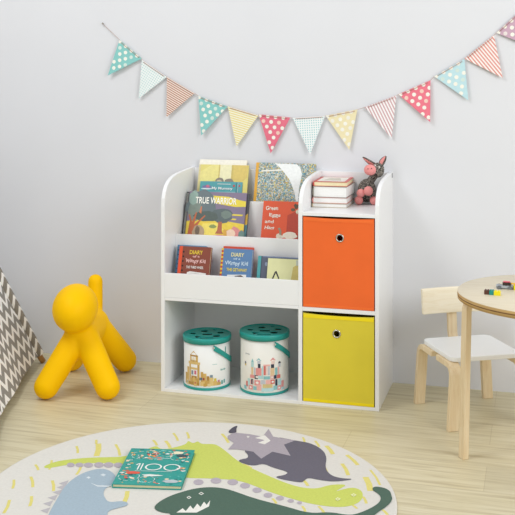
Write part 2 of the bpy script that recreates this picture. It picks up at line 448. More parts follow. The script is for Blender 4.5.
# a wooden block castle, tall tower to the left, low wall stepping down to the right
R1(-.078, -.066, .018, .060, wd[0]); R1(-.066, -.056, .018, .085, wd[1]); R1(-.056, -.012, .018, .030, wd[2])
R1(-.054, -.047, .030, .098, wd[1]); R1(-.020, -.012, .030, .098, wd[0]); R1(-.058, -.010, .098, .108, wd[3])
R1(-.046, -.021, .078, .086, wd[3]); R1(-.044, -.022, .046, .054, wd[5]); R1(-.046, -.020, .030, .046, wd[4]); R1(-.044, -.036, .058, .074, '8093A6'); R1(-.032, -.024, .060, .075, 'D9718A')
R1(-.050, -.018, .108, .114, wd[0]); R1(-.050, -.044, .114, .128, wd[1]); R1(-.026, -.018, .114, .128, wd[1]); R1(-.050, -.018, .128, .134, wd[2]); R1(-.049, -.021, .134, .150, wd[1], 't')
R1(-.042, -.028, .108, .126, 'F4EBD2', 'a'); R1(-.038, -.028, .033, .052, 'DDBB74', 'a')
R1(-.010, .006, .018, .034, wd[3]); R1(-.008, .001, .034, .072, wd[4]); R1(.001, .012, .034, .066, wd[1]); R1(.006, .024, .018, .040, wd[0]); R1(.013, .022, .040, .056, wd[5])
R1(.022, .036, .018, .050, wd[3]); R1(.024, .034, .050, .060, '7F95A2'); R1(.036, .050, .018, .036, wd[1]); R1(.038, .047, .036, .046, 'D6C24A'); R1(.050, .064, .018, .030, wd[4]); R1(.052, .060, .030, .038, 'C9818A')
R1(-.012, -.002, .040, .050, '4E6E86'); R1(.000, .006, .040, .050, 'A04840'); R1(-.034, -.022, .016, .038, 'DCB970'); R1(-.031, -.025, .024, .032, 'C06058', 'o'); R1(-.070, -.058, .016, .036, 'E0C78E'); R1(-.067, -.061, .022, .030, '8FA6B2', 'o')
R1(.002, .012, .016, .028, 'C8A050'); R1(.016, .026, .016, .027, 'E2CB94')
R1(.058, .066, .019, .034, '58A59E'); R1(.070, .077, .022, .036, '58A59E'); R1(.078, .083, .115, .160, '3A9E95')
pail('white pail with teal lid and a picture of plain wooden blocks, left pail', 0.1535, -0.253, 0.0125, 0.0905, 0.198, 'F3F3F0', B1, 0.27,
     [(0.055, 0.080, 0.072, 0.008, 'blocks', '4AA39B'), (0.020, 0.040, 0.098, 0.004, 'wooden', '9CC9C4')])
pc = ['E79A97', 'F0B7B0', '8CC5C8', 'B9DCDD', '2F3A4C', 'E8C9A0', 'C7CBD2', 'F2D7CF', 'D97068']
B2 = []
def R2_(u0, u1, a, b, c, s='r'): B2.append((u0*(1 if c in EMB else 1.16), u1*(1 if c in EMB else 1.16), a, b, c, s))
R2_(-.050, .060, .046, .052, 'DCE3E4')
for u0, u1, a, b, c, s in [(-.046, -.036, .105, .125, pc[3], 'r'), (-.046, -.036, .125, .138, pc[2], 't'), (-.028, -.010, .132, .142, pc[2], 't'), (-.024, -.013, .120, .132, pc[6], 'r'), (-.022, -.013, .104, .120, pc[4], 'r'),
    (-.046, -.038, .076, .105, pc[5], 'r'), (-.036, -.030, .076, .105, pc[6], 'r'), (-.029, -.010, .076, .104, pc[0], 'r'), (-.009, -.004, .076, .112, pc[3], 'r'), (-.004, .018, .112, .118, pc[1], 'r'), (-.003, .004, .078, .112, pc[8], 'r'), (.005, .010, .078, .112, pc[7], 'r'), (.011, .017, .078, .112, pc[6], 'r'),
    (.018, .038, .132, .144, pc[0], 't'), (.022, .034, .118, .132, pc[7], 'r'), (.021, .032, .104, .118, pc[4], 'r'), (.019, .033, .076, .104, pc[5], 'r'), (.035, .044, .076, .104, pc[2], 'r'), (.045, .051, .076, .106, pc[1], 'r'), (.047, .058, .118, .126, pc[4], 'a'), (.048, .057, .104, .118, pc[6], 'r'),
    (-.050, -.034, .064, .076, pc[0], 'r'), (-.033, -.022, .062, .076, pc[4], 'r'), (-.021, -.004, .064, .076, pc[3], 'r'), (-.003, .018, .062, .074, pc[2], 'r'), (.019, .030, .062, .076, pc[1], 'r'), (.031, .041, .062, .076, pc[4], 'r'), (.042, .056, .062, .076, pc[8], 'r'),
    (-.068, -.060, .028, .048, pc[8], 'r'), (-.060, -.050, .030, .060, pc[3], 'r'), (-.050, -.040, .040, .056, pc[1], 'r'), (-.046, -.038, .040, .060, pc[4], 'r'), (-.034, -.014, .038, .058, pc[0], 'r'), (-.012, .002, .044, .060, pc[6], 'r'), (.004, .020, .040, .060, pc[1], 'r'), (.020, .034, .044, .060, pc[8], 'r'), (.036, .044, .036, .060, pc[4], 'r'), (.046, .060, .036, .060, pc[3], 'r'), (.060, .072, .026, .050, pc[0], 'r'),
    (-.056, -.040, .020, .036, pc[0], 'r'), (-.038, -.026, .020, .034, pc[2], 'r'), (-.026, -.010, .020, .042, pc[1], 'r'), (-.006, .026, .030, .044, 'D9C38A', 'r'), (-.010, .030, .016, .029, pc[3], 'r'), (-.002, .022, .012, .024, 'EFEDE6', 'a'), (.030, .044, .020, .036, pc[2], 'r'), (.044, .058, .018, .034, pc[0], 'r'), (.060, .074, .016, .026, pc[3], 'r'), (-.078, -.066, .016, .030, pc[2], 'r'),
    (-.030, -.020, .066, .074, 'F4F0EA', 'o'), (.022, .028, .066, .073, 'F4F0EA', 'o'), (-.052, -.044, .024, .032, 'F4F0EA', 'o'), (.047, .055, .022, .030, 'F4F0EA', 'o'), (-.029, -.019, .044, .053, 'F4F0EA', 'o'), (.023, .031, .048, .056, 'F4F0EA', 'o'), (-.085, -.078, .105, .120, 'E8C64A', 'o'), (-.086, -.078, .112, .122, '5A6A8A', 'o')]:
    R2_(u0, u1, a, b, c, s)
pail('cream pail with teal lid and a picture of pastel pink blocks, right pail', 0.3860, -0.247, 0.0125, 0.0925, 0.227, 'F0EDE4', B2, 0.42, [(-0.082, -0.060, 0.150, 0.005, 'blocks', '9AA0A4')])

# ---------------------------------------------------------------- books
def book(label, w, h, th, loc, lean, cover, art=(), texts=(), pages=PAGES, rz=0.0, flat=False, roll=0.0, group=None, spine_c=None, rough=0.35, name='book', spine_strip=None):
    """local frame: x along the width, z up the height, front cover at y=0 facing -y, spine at x=0"""
    rot = (-PI/2, 0, rz) if flat else (-lean, roll, rz)
    t = thing(name, label, 'book', loc, rot, group)
    cm = cover if not isinstance(cover, str) else mat(cover, rough, 0.03, 30)
    sm = mat(spine_c, rough) if spine_c else cm
    bd = min(0.0022, th*0.22)
    mb = MB(); mb.box((0, 0, 0), (w, bd, h), cm, 0.0004); mb.box((0, th-bd, 0), (w, th, h), cm, 0.0004)
    mb.box((-0.0004, bd*0.5, 0), (bd, th-bd*0.5, h), sm, 0.0003)
    n = 0
    for c, poly in art:
        n += 1; e = -0.0002-0.0007*n/max(12, len(art))
        f = mb.face([(p[0], e, h-p[1]) for p in poly], c if not isinstance(c, str) else mat(c, rough, 0.06, 80))
    mb.build('cover', t, tri=True)
    mb = MB(); mb.box((bd, bd, 0.003), (w-0.003, th-bd, h-0.003), pages); mb.build('pages', t)
    if spine_strip:
        mb = MB(); ca, cb, sw, k = spine_strip
        for i in range(k):
            mb.box((0.0, -0.0004, h*i/k), (sw, 0.0004, h*(i+1)/k), mat(ca if i % 2 else cb, rough))
        mb.build('spine_strip', t, 'dotted strip along the spine edge')
    if texts:
        mb = MB()
        for s, c, x0, x1, v, hh, *rest in texts:
            put_text(mb, s, mat(c, 0.5), x0, x1, h-v, hh, lambda x, z: (x, -0.0012, z), *(rest or []))
        mb.build('title', t, 'title lettering')
    return t
def blob(x, y, rx, ry, n=14, s=0, j=0.15):
    r = random.Random(s); return [(x+rx*math.cos(2*PI*i/n)*(1+r.uniform(-j, j)), y+ry*math.sin(2*PI*i/n)*(1+r.uniform(-j, j))) for i in range(n)]

A1, A2, A3 = math.atan(0.3), math.atan(0.32), math.atan(0.3)
def tier(x, o, t):
    y0, k, z0, zf = {1: (-.105, .3, .62, .6575), 2: (-.212, .32, .50, .5255), 3: (-.335, .3, .37, .3655)}[t]
    return (x, y0+k*(zf-z0)+o, zf)
def hh_(ztop, t):
    a, zf = {1: (A1, .6575), 2: (A2, .5255), 3: (A3, .3655)}[t]
    return (ztop-zf)/math.cos(a)
G1 = 'picture books on the top tier'; G2 = 'picture books on the middle tier'; G3 = 'picture books on the bottom tier'
# top tier
h = hh_(.872, 1)
book('tall cream-topped picture book standing hindmost, just behind the yellow column book', 0.206, h, 0.006, tier(0.040, .0165, 1), A1, 'EFE6C6', [('F3EFE2', [(0, 0), (.206, 0), (.206, .022), (0, .022)]), ('E9DFA8', [(0, .022), (.206, .022), (.206, .14), (0, .14)])], group=G1, pages=PAGESC)
h = hh_(.852, 1)
book('yellow picture book with pale columns on its cover, behind the small teal book', 0.208, h, 0.006, tier(0.050, .0100, 1), A1, 'E3D67C',
     [('EDE8BE', [(.085, 0), (.135, 0), (.135, .14), (.085, .14)]), ('CDB868', [(.080, 0), (.085, 0), (.085, .14), (.080, .14)]), ('CDB868', [(.135, 0), (.143, 0), (.143, .14), (.135, .14)]), ('DCC46E', [(.143, 0), (.205, 0), (.205, .05), (.143, .11)]), ('EADF8E', [(0, .03), (.05, .0), (.08, 0), (.08, .06), (0, .09)]),
      ('8A8276', blob(.088, .068, .020, .014, s=1)), ('8A8276', blob(.128, .070, .018, .014, s=2)), ('C8BC9A', blob(.086, .073, .012, .010, s=3))], group=G1, pages=PAGESC, spine_c='D08A4A')
h = hh_(.785, 1)
book('narrow teal picture book peeking out at the right of the small teal titled book', 0.158, h, 0.0045, tier(0.080, .0055, 1), A1, '5FA3AC', [('C4463E', circ(.146, .016, .004)), ('E9E6DC', circ(.146, .016, .0062, 14)[0:0] or [(.139, .003), (.140, .003), (.140, .06), (.139, .06)])], group=G1)
book('small teal picture book with white title and red dot, on the top tier', 0.156, h, 0.005, tier(0.057, 0, 1), A1, '55A2A8',
     [('7D74A4', blob(.030, .024, .020, .008, s=4)), ('C86F86', blob(.034, .020, .008, .006, s=5)), ('C4463E', circ(.147, .016, .0045)), ('EDE9DF', [(.075, .0085), (.132, .0085), (.132, .0105), (.075, .0105)]), ('D8E8E8', blob(.03, .031, .024, .003, s=6)), ('8FC4C8', [(.0, .045), (.156, .040), (.156, .06), (0, .06)])],
     [('My Mummy', 'F7F7F4', .053, .142, .036, .014)], group=G1)
h = hh_(.866, 1)
GLIT = speckle_mat('speckled_print', ('7FA8B2', 'CFCDBE', 'D8C25A', '4F8A9C', 'A9AAA2', 'D5D5CE', '6C7C80', '98BAC2', 'B89A66', '86988E'), 260, 0.35)
book('big picture book with a tiny-speckled cover and a white crescent-shaped patch, beside the divider', 0.250, h, 0.013, tier(0.2915, 0, 1), A1, GLIT,
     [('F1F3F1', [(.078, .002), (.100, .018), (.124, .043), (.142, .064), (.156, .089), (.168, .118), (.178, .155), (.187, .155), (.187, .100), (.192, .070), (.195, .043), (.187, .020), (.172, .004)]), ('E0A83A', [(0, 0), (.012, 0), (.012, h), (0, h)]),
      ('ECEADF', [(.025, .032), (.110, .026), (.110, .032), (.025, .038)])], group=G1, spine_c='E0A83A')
# middle tier
h = hh_(.748, 2)
book('dark grey picture book almost hidden, edges showing behind the purple sky book', 0.268, h, 0.010, tier(0.0225, .0085, 2), A2, '4A4A50', [('C9A23E', [(.245, .10), (.268, .08), (.268, .16), (.245, .17)]), ('4F7E86', [(.245, .13), (.268, .125), (.268, .2), (.245, .2)]), ('8F8F8B', [(.002, .005), (.010, .005), (.010, .2), (.002, .2)])], group=G2)
h = hh_(.751, 2); w = .243
book('picture book with purple sky, yellow clouds and dark trees, white title across the top', w, h, 0.008, tier(0.0375, 0, 2), A2, '85788F',
     [('E7D24B', [(.10, .015), (.17, .018), (.215, .030), (w, .034), (w, .056), (.20, .058), (.14, .050), (.10, .042)]), ('E7D24B', [(.19, .087), (.235, .088), (.232, .094), (.19, .093)]), ('E7D24B', [(.14, .100), (.21, .106), (.205, .111), (.14, .108)]),
      ('E6CB4C', [(0, .122), (.05, .113), (.11, .110), (.17, .117), (w, .126), (w, .235), (0, .235)]), ('F0DC6C', [(.07, .13), (.13, .125), (.16, .15), (.12, .18), (.06, .17)]), ('D9A84A', [(.16, .15), (w, .15), (w, .22), (.16, .22)]),
      ('68757A', blob(.055, .055, .062, .060, 18, 11)), ('7F8C84', blob(.03, .08, .032, .04, 16, 12)), ('8FA79E', blob(.020, .028, .02, .03, 12, 13)), ('5E6A6C', blob(.145, .095, .048, .030, 18, 14)), ('74837C', blob(.165, .090, .022, .016, 14, 15)), ('56625E', blob(.08, .10, .05, .022, 14, 17)),
      ('B26A4E', [(.135, .12), (.150, .12), (.153, .158), (.160, .168), (.125, .168), (.133, .155)]), ('C06A48', [(.008, .185), (.014, .12), (.006, .095), (.012, .095), (.024, .125), (.036, .085), (.041, .086), (.034, .135), (.052, .118), (.075, .095), (.078, .099), (.055, .125), (.036, .16), (.032, .19)]), ('C97A58', [(.05, .085), (.056, .06), (.060, .06), (.060, .09)]),
      ('B9A184', blob(.055, .165, .026, .030, 14, 16)), ('7C6A5A', blob(.050, .160, .010, .020, 10, 18)), ('D98E8C', blob(.205, .160, .022, .022, 14, 19, .35)), ('F0D2B8', blob(.19, .165, .018, .018, 12, 20)), ('D97A88', blob(.140, .178, .030, .006, 12, 21)), ('6F8C84', blob(.235, .168, .012, .018, 12, 22)), ('8C9A5C', blob(.112, .140, .016, .008, 10, 23))],
     [('TRUE WARRIOR', 'F8F6EC', .030, .204, .049, .027)], group=G2, spine_c='6E6A70')
h = hh_(.724, 2); w = .148
book('orange-red picture book with white title and pale dish, right end of the middle tier', w, h, 0.010, tier(0.353, 0, 2), A2, 'E25A34',
     [('B8442F', [(.102, .055), (w, .03), (w, .2), (.102, .16)]), ('5B4A34', blob(.135, .018, .010, .010, 9, 24, .4)), ('6B5A40', blob(.122, .032, .010, .006, 9, 25, .4)), ('D8D2B8', blob(.140, .040, .005, .008, 9, 26, .4)),
      ('EDE6D4', blob(.118, .134, .028, .014, 16, 27)), ('E4DCC6', blob(.074, .140, .014, .012, 14, 28)), ('9A9078', [(.066, .108), (.075, .104), (.082, .118), (.084, .134), (.074, .132), (.074, .118)]), ('EDE6D4', [(.082, .138), (.1, .130), (.1, .142), (.084, .146)])],
     [('Green', 'F6EFE2', .012, .062, .036, .016, .0, .001), ('Eggs', 'F6EFE2', .028, .074, .066, .017, .0, .001), ('and', 'F6EFE2', .012, .048, .088, .013, .0, .001), ('Ham', 'F6EFE2', .012, .052, .113, .014, .2, .001)], group=G2)
# bottom tier
hw = hh_(.553, 3)
book('blue picture book, only a sliver showing left of the brown diary book', 0.120, hw, 0.016, tier(0.0330, .021, 3), A3, '4F86AE', [('2E4A66', [(.004, .01+.02*i), (.010, .012+.02*i), (.010, .020+.02*i), (.004, .018+.02*i)]) if False else ('30506E', circ(.006, .02+.018*i, .003, 8)) for i in range(8)], group=G3)
dots = [('2A1C18', circ(.0185, .022+.018*i, .0040, 8)) for i in range(9)]
book('brown diary storybook with yellow heading, leftmost on the bottom tier', 0.130, hw, 0.018, tier(0.0500, 0, 3), A3, '874331',
     [('E4532C', [(0, 0), (.0135, 0), (.0135, hw), (0, hw)])]+dots+[('EDEBE6', [(.040, .100), (.052, .096), (.118, .101), (.120, .14), (.036, .14)]), ('D8D6D0', [(.055, .101), (.09, .101), (.09, .104), (.055, .104)])],
     [('DIARY', 'E9C93A', .044, .098, .030, .0155), ('of a', 'F0BFB8', .058, .086, .042, .0085, 0, .0008), ('Wimpy Kid', 'F3C5BF', .030, .112, .067, .019, 0, .0018), ('THE THIRD WHEEL', 'F2EFE8', .035, .106, .085, .0095)], group=G3, pages=PAGESC)
book('red book peeking out above the blue diary storybook', 0.122, hw+.004, 0.014, tier(0.2230, .021, 3), A3, 'C94A32', group=G3, pages=PAGESC)
book('blue diary storybook with pale heading and yellow subtitle, middle of the bottom tier', 0.125, hw-.001, 0.018, tier(0.2240, 0, 3), A3, '5B80AC',
     [('EDEBE6', [(.030, .100), (.106, .096), (.108, .14), (.028, .14)]), ('3E2E2A', [(.060, .103), (.085, .099), (.100, .107), (.080, .111), (.062, .110)]), ('B0603C', blob(.082, .108, .014, .003, s=31))],
     [('DIARY', 'E8DDA0', .040, .092, .030, .015), ('of a', 'BFD4E4', .050, .078, .042, .0085, 0, .0008), ('Wimpy Kid', 'C9DCE8', .018, .110, .067, .020, 0, .0018), ('THE GETAWAY', 'F0D83C', .026, .108, .086, .012)], group=G3, pages=PAGESC, spine_strip=('E8C02C', 'B8402C', .008, 26))
h = hh_(.529, 3)
book('dark slate book with teal edge, behind the pale yellow-green book', 0.166, h, 0.012, tier(0.3690, .012, 3), A3, '5C6274', [('4FA0A4', [(0, 0), (.013, 0), (.013, h), (0, h)]), ('3A4052', [(.013, 0), (.016, 0), (.016, h), (.013, h)]), ('8E9AB4', blob(.034, .03, .005, .008, 8, 33)), ('7484A4', [(.02, .0), (.166, .0), (.166, .004), (.02, .004)])], group=G3)
h = hh_(.5245, 3)
book('pale yellow-green book with a small black drawing, front right of the bottom tier', 0.128, h, 0.010, tier(0.4120, 0, 3), A3, 'DDDCA8',
     [('C8B66C', [(.100, .03), (.128, .01), (.128, .12), (.09, .12)]), ('B9BDB2', [(.110, .003), (.128, .003), (.128, .02), (.112, .024)]), ('3A3A3A', [(.020, .078), (.030, .050), (.036, .046), (.050, .074), (.046, .077), (.034, .055), (.025, .079)])], group=G3)

# ---------------------------------------------------------------- stack of books lying on the right shelf
def flat_book(label, w, d, th, x, y, z, rz, cover, pg, top=None):
    t = thing('book', label, 'book', (x, y, z), (0, 0, rz), group='books stacked flat on the right shelf')
    cm = mat(cover, 0.4); bd = 0.0016
    mb = MB(); mb.box((0, 0, 0), (w, d, bd), cm, 0.0004); mb.box((0, 0, th-bd), (w, d, th), cm, 0.0004)
    n = 10   # rounded spine on the left
    sp = [(-0.0035*math.sin(PI*i/n), bd+(th-2*bd)*i/n) for i in range(n+1)]
    mb.prism([(-0.0, 0)]+sp+[(0, th), (0.0022, th-bd), (0.0022, bd)], 'y', 0, d, cm)
    if top: mb.face([(0.012, 0.012, th+0.0003), (w-0.012, 0.012, th+0.0003), (w-0.012, d-0.012, th+0.0003), (0.012, d-0.012, th+0.0003)], mat(top, 0.35))
    if top: mb.face([(0.03, 0.05, th+0.0006), (w-0.03, 0.05, th+0.0006), (w-0.045, d-0.05, th+0.0006), (0.045, d-0.05, th+0.0006)], mat('C9C3B0', 0.35))
    mb.build('cover', t)
    mb = MB(); mb.box((0.002, 0.0025, bd), (w-0.0025, d-0.0025, th-bd), pg); mb.build('pages', t)
    return t
PGW = mat('F1F0EC', 0.85, 0.02, 300)
flat_book('white hardback lying at the bottom of the stack beside the donkey', 0.134, 0.185, 0.0160, 0.5670, -0.208, 0.7147, 0.02, 'B9A98C', PGW)
flat_book('pink-edged white book lying second from the bottom of the stack', 0.134, 0.185, 0.0225, 0.5680, -0.207, 0.7309, 0.03, 'D08F86', PGW)
flat_book('thick white book in the stack, just under the red-edged one', 0.131, 0.185, 0.0420, 0.5690, -0.205, 0.7536, 0.00, '8E8A80', PGW)
flat_book('red-covered book with cream pages lying on top of the stack', 0.130, 0.188, 0.0180, 0.5710, -0.206, 0.7958, 0.05, 'CC4A44', PAGESC, 'E9E4D8')

# ---------------------------------------------------------------- crochet donkey
CRO = speckle_mat('grey_crochet', ('5A5651', '7C766E', '3A3734', 'A29A8E'), 300, 0.95, 0, 0.9)
CROP = mat('EE9A96', 0.95, 0.10, 260, bump=0.6)
DL = (0.755, -0.075, 0.7147)
dk = thing('donkey_plush', 'grey crocheted donkey with pink muzzle and hooves, sitting beside the book stack', 'soft toy', DL)
def remeshed(balls, voxel, m, name, parent, label=None, smooth=4):
    """fuse overlapping shapes into one continuous surface"""
    mb = MB()
    for b in balls:
        if b[0] == 'b': mb.ball(b[1], 1.0, m, b[2], b[3] if len(b) > 3 else None, 24)
        else:
            (p, q, r0, r1) = b[1:]
            p, q = Vector(p), Vector(q); n = 14; L = (q-p).length; d = (q-p)/L
            path, rr = [], []
            for i in range(n+1):
                a = PI/2*(1-i/n); path.append(p-d*r0*math.sin(a)); rr.append(max(1e-4, r0*math.cos(a)))
            for i in range(1, n): path.append(p+d*L*i/n); rr.append(r0+(r1-r0)*i/n)
            for i in range(n+1):
                a = PI/2*i/n; path.append(q+d*r1*math.sin(a)); rr.append(max(1e-4, r1*math.cos(a)))
            mb.tube(path, rr, m, 24)
    o = mb.build(name, None)
    md = o.modifiers.new('fuse', 'REMESH'); md.mode = 'VOXEL'; md.voxel_size = voxel; md.use_smooth_shade = True
    ms = o.modifiers.new('relax', 'SMOOTH'); ms.factor = 0.5; ms.iterations = smooth
    bpy.context.view_layer.update()
    me = bpy.data.meshes.new_from_object(o.evaluated_get(bpy.context.evaluated_depsgraph_get()))
    o.modifiers.clear(); old = o.data; o.data = me; bpy.data.meshes.remove(old); me.name = name
    if not me.materials: me.materials.append(m)
    for p in me.polygons: p.use_smooth = True
    if parent is not None: o.parent = parent
    if label: o['label'] = label
    return o
def dl(x, y, z): return (x-DL[0], y-DL[1], z-DL[2])
remeshed([('b', dl(.752, -.048, .767), (.037, .029, .047)), ('c', dl(.762, -.050, .800), dl(.790, -.052, .838), .016, .015), ('b', dl(.797, -.062, .850), (.026, .027, .030)), ('c', dl(.790, -.075, .853), dl(.782, -.085, .853), .019, .018),
          ('c', dl(.742, -.060, .775), dl(.735, -.085, .763), .011, .011), ('c', dl(.764, -.062, .778), dl(.766, -.090, .771), .011, .011),
          ('c', dl(.742, -.060, .737), dl(.728, -.085, .731), .012, .012), ('c', dl(.766, -.058, .737), dl(.784, -.075, .731), .012, .012)], 0.0028, CRO, 'body', dk, smooth=3)
for x, y, z, r in ((.766, -.100, .771, .0185), (.7355, -.097, .7615, .0165), (.7275, -.093, .7325, .0170), (.7850, -.083, .7325, .0165)):
    mb = MB(); mb.ball(dl(x, y, z), r, CROP, (1, .9, 1)); mb.build('hoof', dk, 'pink hoof')
mb = MB(); mb.ball(dl(.772, -.094, .853), .0225, CROP, (1.08, .9, .95)); mz = mb.build('muzzle', dk, 'pink muzzle')
for s in (-1, 1):
    mb = MB(); mb.ball(dl(.774+s*.007, -.1135, .860+.001*s), .0022, mat('5A4440', 0.8), seg=8); mb.build('nostril', mz)
def ear(base, tip, w, nrm):
    base, tip = Vector(dl(*base)), Vector(dl(*tip)); d = tip-base; sd = d.cross(Vector(nrm)).normalized(); nn = sd.cross(d).normalized()
    e = None
    for nm, k, off in (('ear', 1.0, 0.0), ('inner_ear', 0.55, 0.0032)):
        b = bmesh.new(); N = 12; out = []
        for sgn in (1, -1):
            ring = []
            prof = [(0, .55), (.2, .9), (.42, 1.0), (.65, .82), (.85, .48), (1.0, .06)]
            pts = [(t, ww) for t, ww in prof]+[(t, -ww) for t, ww in prof[::-1]]
            for t, ww in pts:
                cup = 0.004*(ww*ww)
                ring.append(b.verts.new(base+d*(0.06+t*(0.88 if k < 1 else 0.94))+sd*ww*w*k+nn*(off+cup+sgn*(0.0022 if k == 1 else 0.0012))))
            out.append(ring)
        b.faces.new(out[0]); b.faces.new(out[1][::-1]); n = len(out[0])
        for i in range(n): b.faces.new((out[0][i], out[1][i], out[1][(i+1) % n], out[0][(i+1) % n]))
        bmesh.ops.recalc_face_normals(b, faces=b.faces[:])
        mb = MB(); mb._merge(b, CRO if k == 1 else CROP); oo = mb.build(nm, dk if e is None else e, None if k == 1 else 'pink inner ear', tri=True)
        e = e or oo
ear((.794, -.064, .868), (.741, -.084, .902), .0125, (-.1, -1, -1.3))
ear((.806, -.056, .862), (.828, -.050, .906), .0140, (-.7, -1, .2))
for x, y, z in ((.790, -.0870, .8700), (.8060, -.0850, .8630)):
    mb = MB(); mb.ball(dl(x, y, z), .0042, mat('E8E4DA', 0.6), seg=10); ey = mb.build('eye', dk, 'white eye')
    mb = MB(); mb.ball(dl(x-.0005, y-.0035, z), .0018, DARK, seg=8); mb.build('pupil', ey)
mb = MB()
rm = random.Random(5)
for i in range(10): mb.tube([dl(.799+.002*i*.5, -.058+.003*i*.4, .873-.002*i), dl(.802+.003*i*.5+rm.uniform(-.003, .003), -.052+.002*i, .878-.0022*i)], .0022, CRO, 6)
mb.build('mane', dk)

# ---------------------------------------------------------------- bunting
BZ = (0.5, -0.008, 1.05)
bt = thing('bunting', 'string of thirteen pastel triangle pennants strung across the wall', 'bunting', BZ)
def dotm(c): return mat(c, 0.85, 0.03, 60)
FL = [([(-0.326, 1.377), (-0.223, 1.296), (-0.377, 1.223)], '8ACAC6', 'dots'), ([(-0.223, 1.291), (-0.109, 1.218), (-0.236, 1.124)], 'E8F0EE', 'check'), ([(-0.109, 1.218), (0.015, 1.149), (-0.109, 1.047)], 'EFE3D8', 'hstripe'),
      ([(0.032, 1.138), (0.161, 1.094), (0.048, 0.972)], '8ACAC6', 'dots'), ([(0.161, 1.096), (0.295, 1.059), (0.201, 0.929)], 'F2ECD0', 'ystripe'), ([(0.295, 1.063), (0.43, 1.051), (0.348, 0.903)], 'E8748A', 'dots'),
      ([(0.439, 1.05), (0.575, 1.06), (0.515, 0.903)], 'E8F0EE', 'check2'), ([(0.577, 1.06), (0.707, 1.087), (0.675, 0.924)], 'EEE3B8', 'dots'), ([(0.736, 1.096), (0.863, 1.144), (0.845, 0.972)], 'F3EEEE', 'vstripe'),
      ([(0.871, 1.148), (0.997, 1.204), (0.997, 1.04)], 'EC7A8C', 'dots'), ([(1.011, 1.219), (1.128, 1.288), (1.143, 1.126)], 'BFE0E6', 'dots'), ([(1.128, 1.288), (1.24, 1.379), (1.273, 1.213)], 'F4ECE6', 'rstripe'), ([(1.248, 1.387), (1.352, 1.483), (1.404, 1.323)], 'C9A6B8', 'dots')]
PAT = {'check': stripe_mat('check_aqua', 'A9D6D4', 'F1F4F3', 105, (1, 0), 0.5, (0, 1)), 'check2': stripe_mat('check_teal', 'A6D4D4', 'F1F4F3', 105, (1, 0), 0.5, (0, 1)), 'hstripe': stripe_mat('stripe_brown', 'B87862', 'F2E9DE', 118, (0, 1), 0.5),
       'ystripe': stripe_mat('stripe_yellow', 'EADB8E', 'F6F2E0', 110, (0, 1), 0.5), 'vstripe': stripe_mat('stripe_mauve', 'D0A8AC', 'F6F3F3', 88, (1, 0.1), 0.45), 'rstripe': stripe_mat('stripe_red', 'E09A90', 'F7F0EC', 92, (1, 0), 0.5)}
def tri_in(p, a, b, c, mrg):
    for q, r, s in ((a, b, c), (b, c, a), (c, a, b)):
        nx, nz = -(r[1]-q[1]), r[0]-q[0]; l = math.hypot(nx, nz); sg = 1 if (s[0]-q[0])*nx+(s[1]-q[1])*nz > 0 else -1
        if sg*((p[0]-q[0])*nx+(p[1]-q[1])*nz)/l < mrg: return False
    return True
FN = ['teal flag with white dots', 'aqua and white checked flag', 'brown and cream striped flag', 'teal flag with white dots', 'yellow and cream striped flag', 'pink flag with white dots', 'aqua and white checked flag', 'pale yellow flag with white dots', 'white flag with mauve stripes', 'pink flag with white dots', 'pale blue flag with white dots', 'white flag with red stripes', 'mauve flag with white dots']
string_pts = [(-0.405, 1.446)]
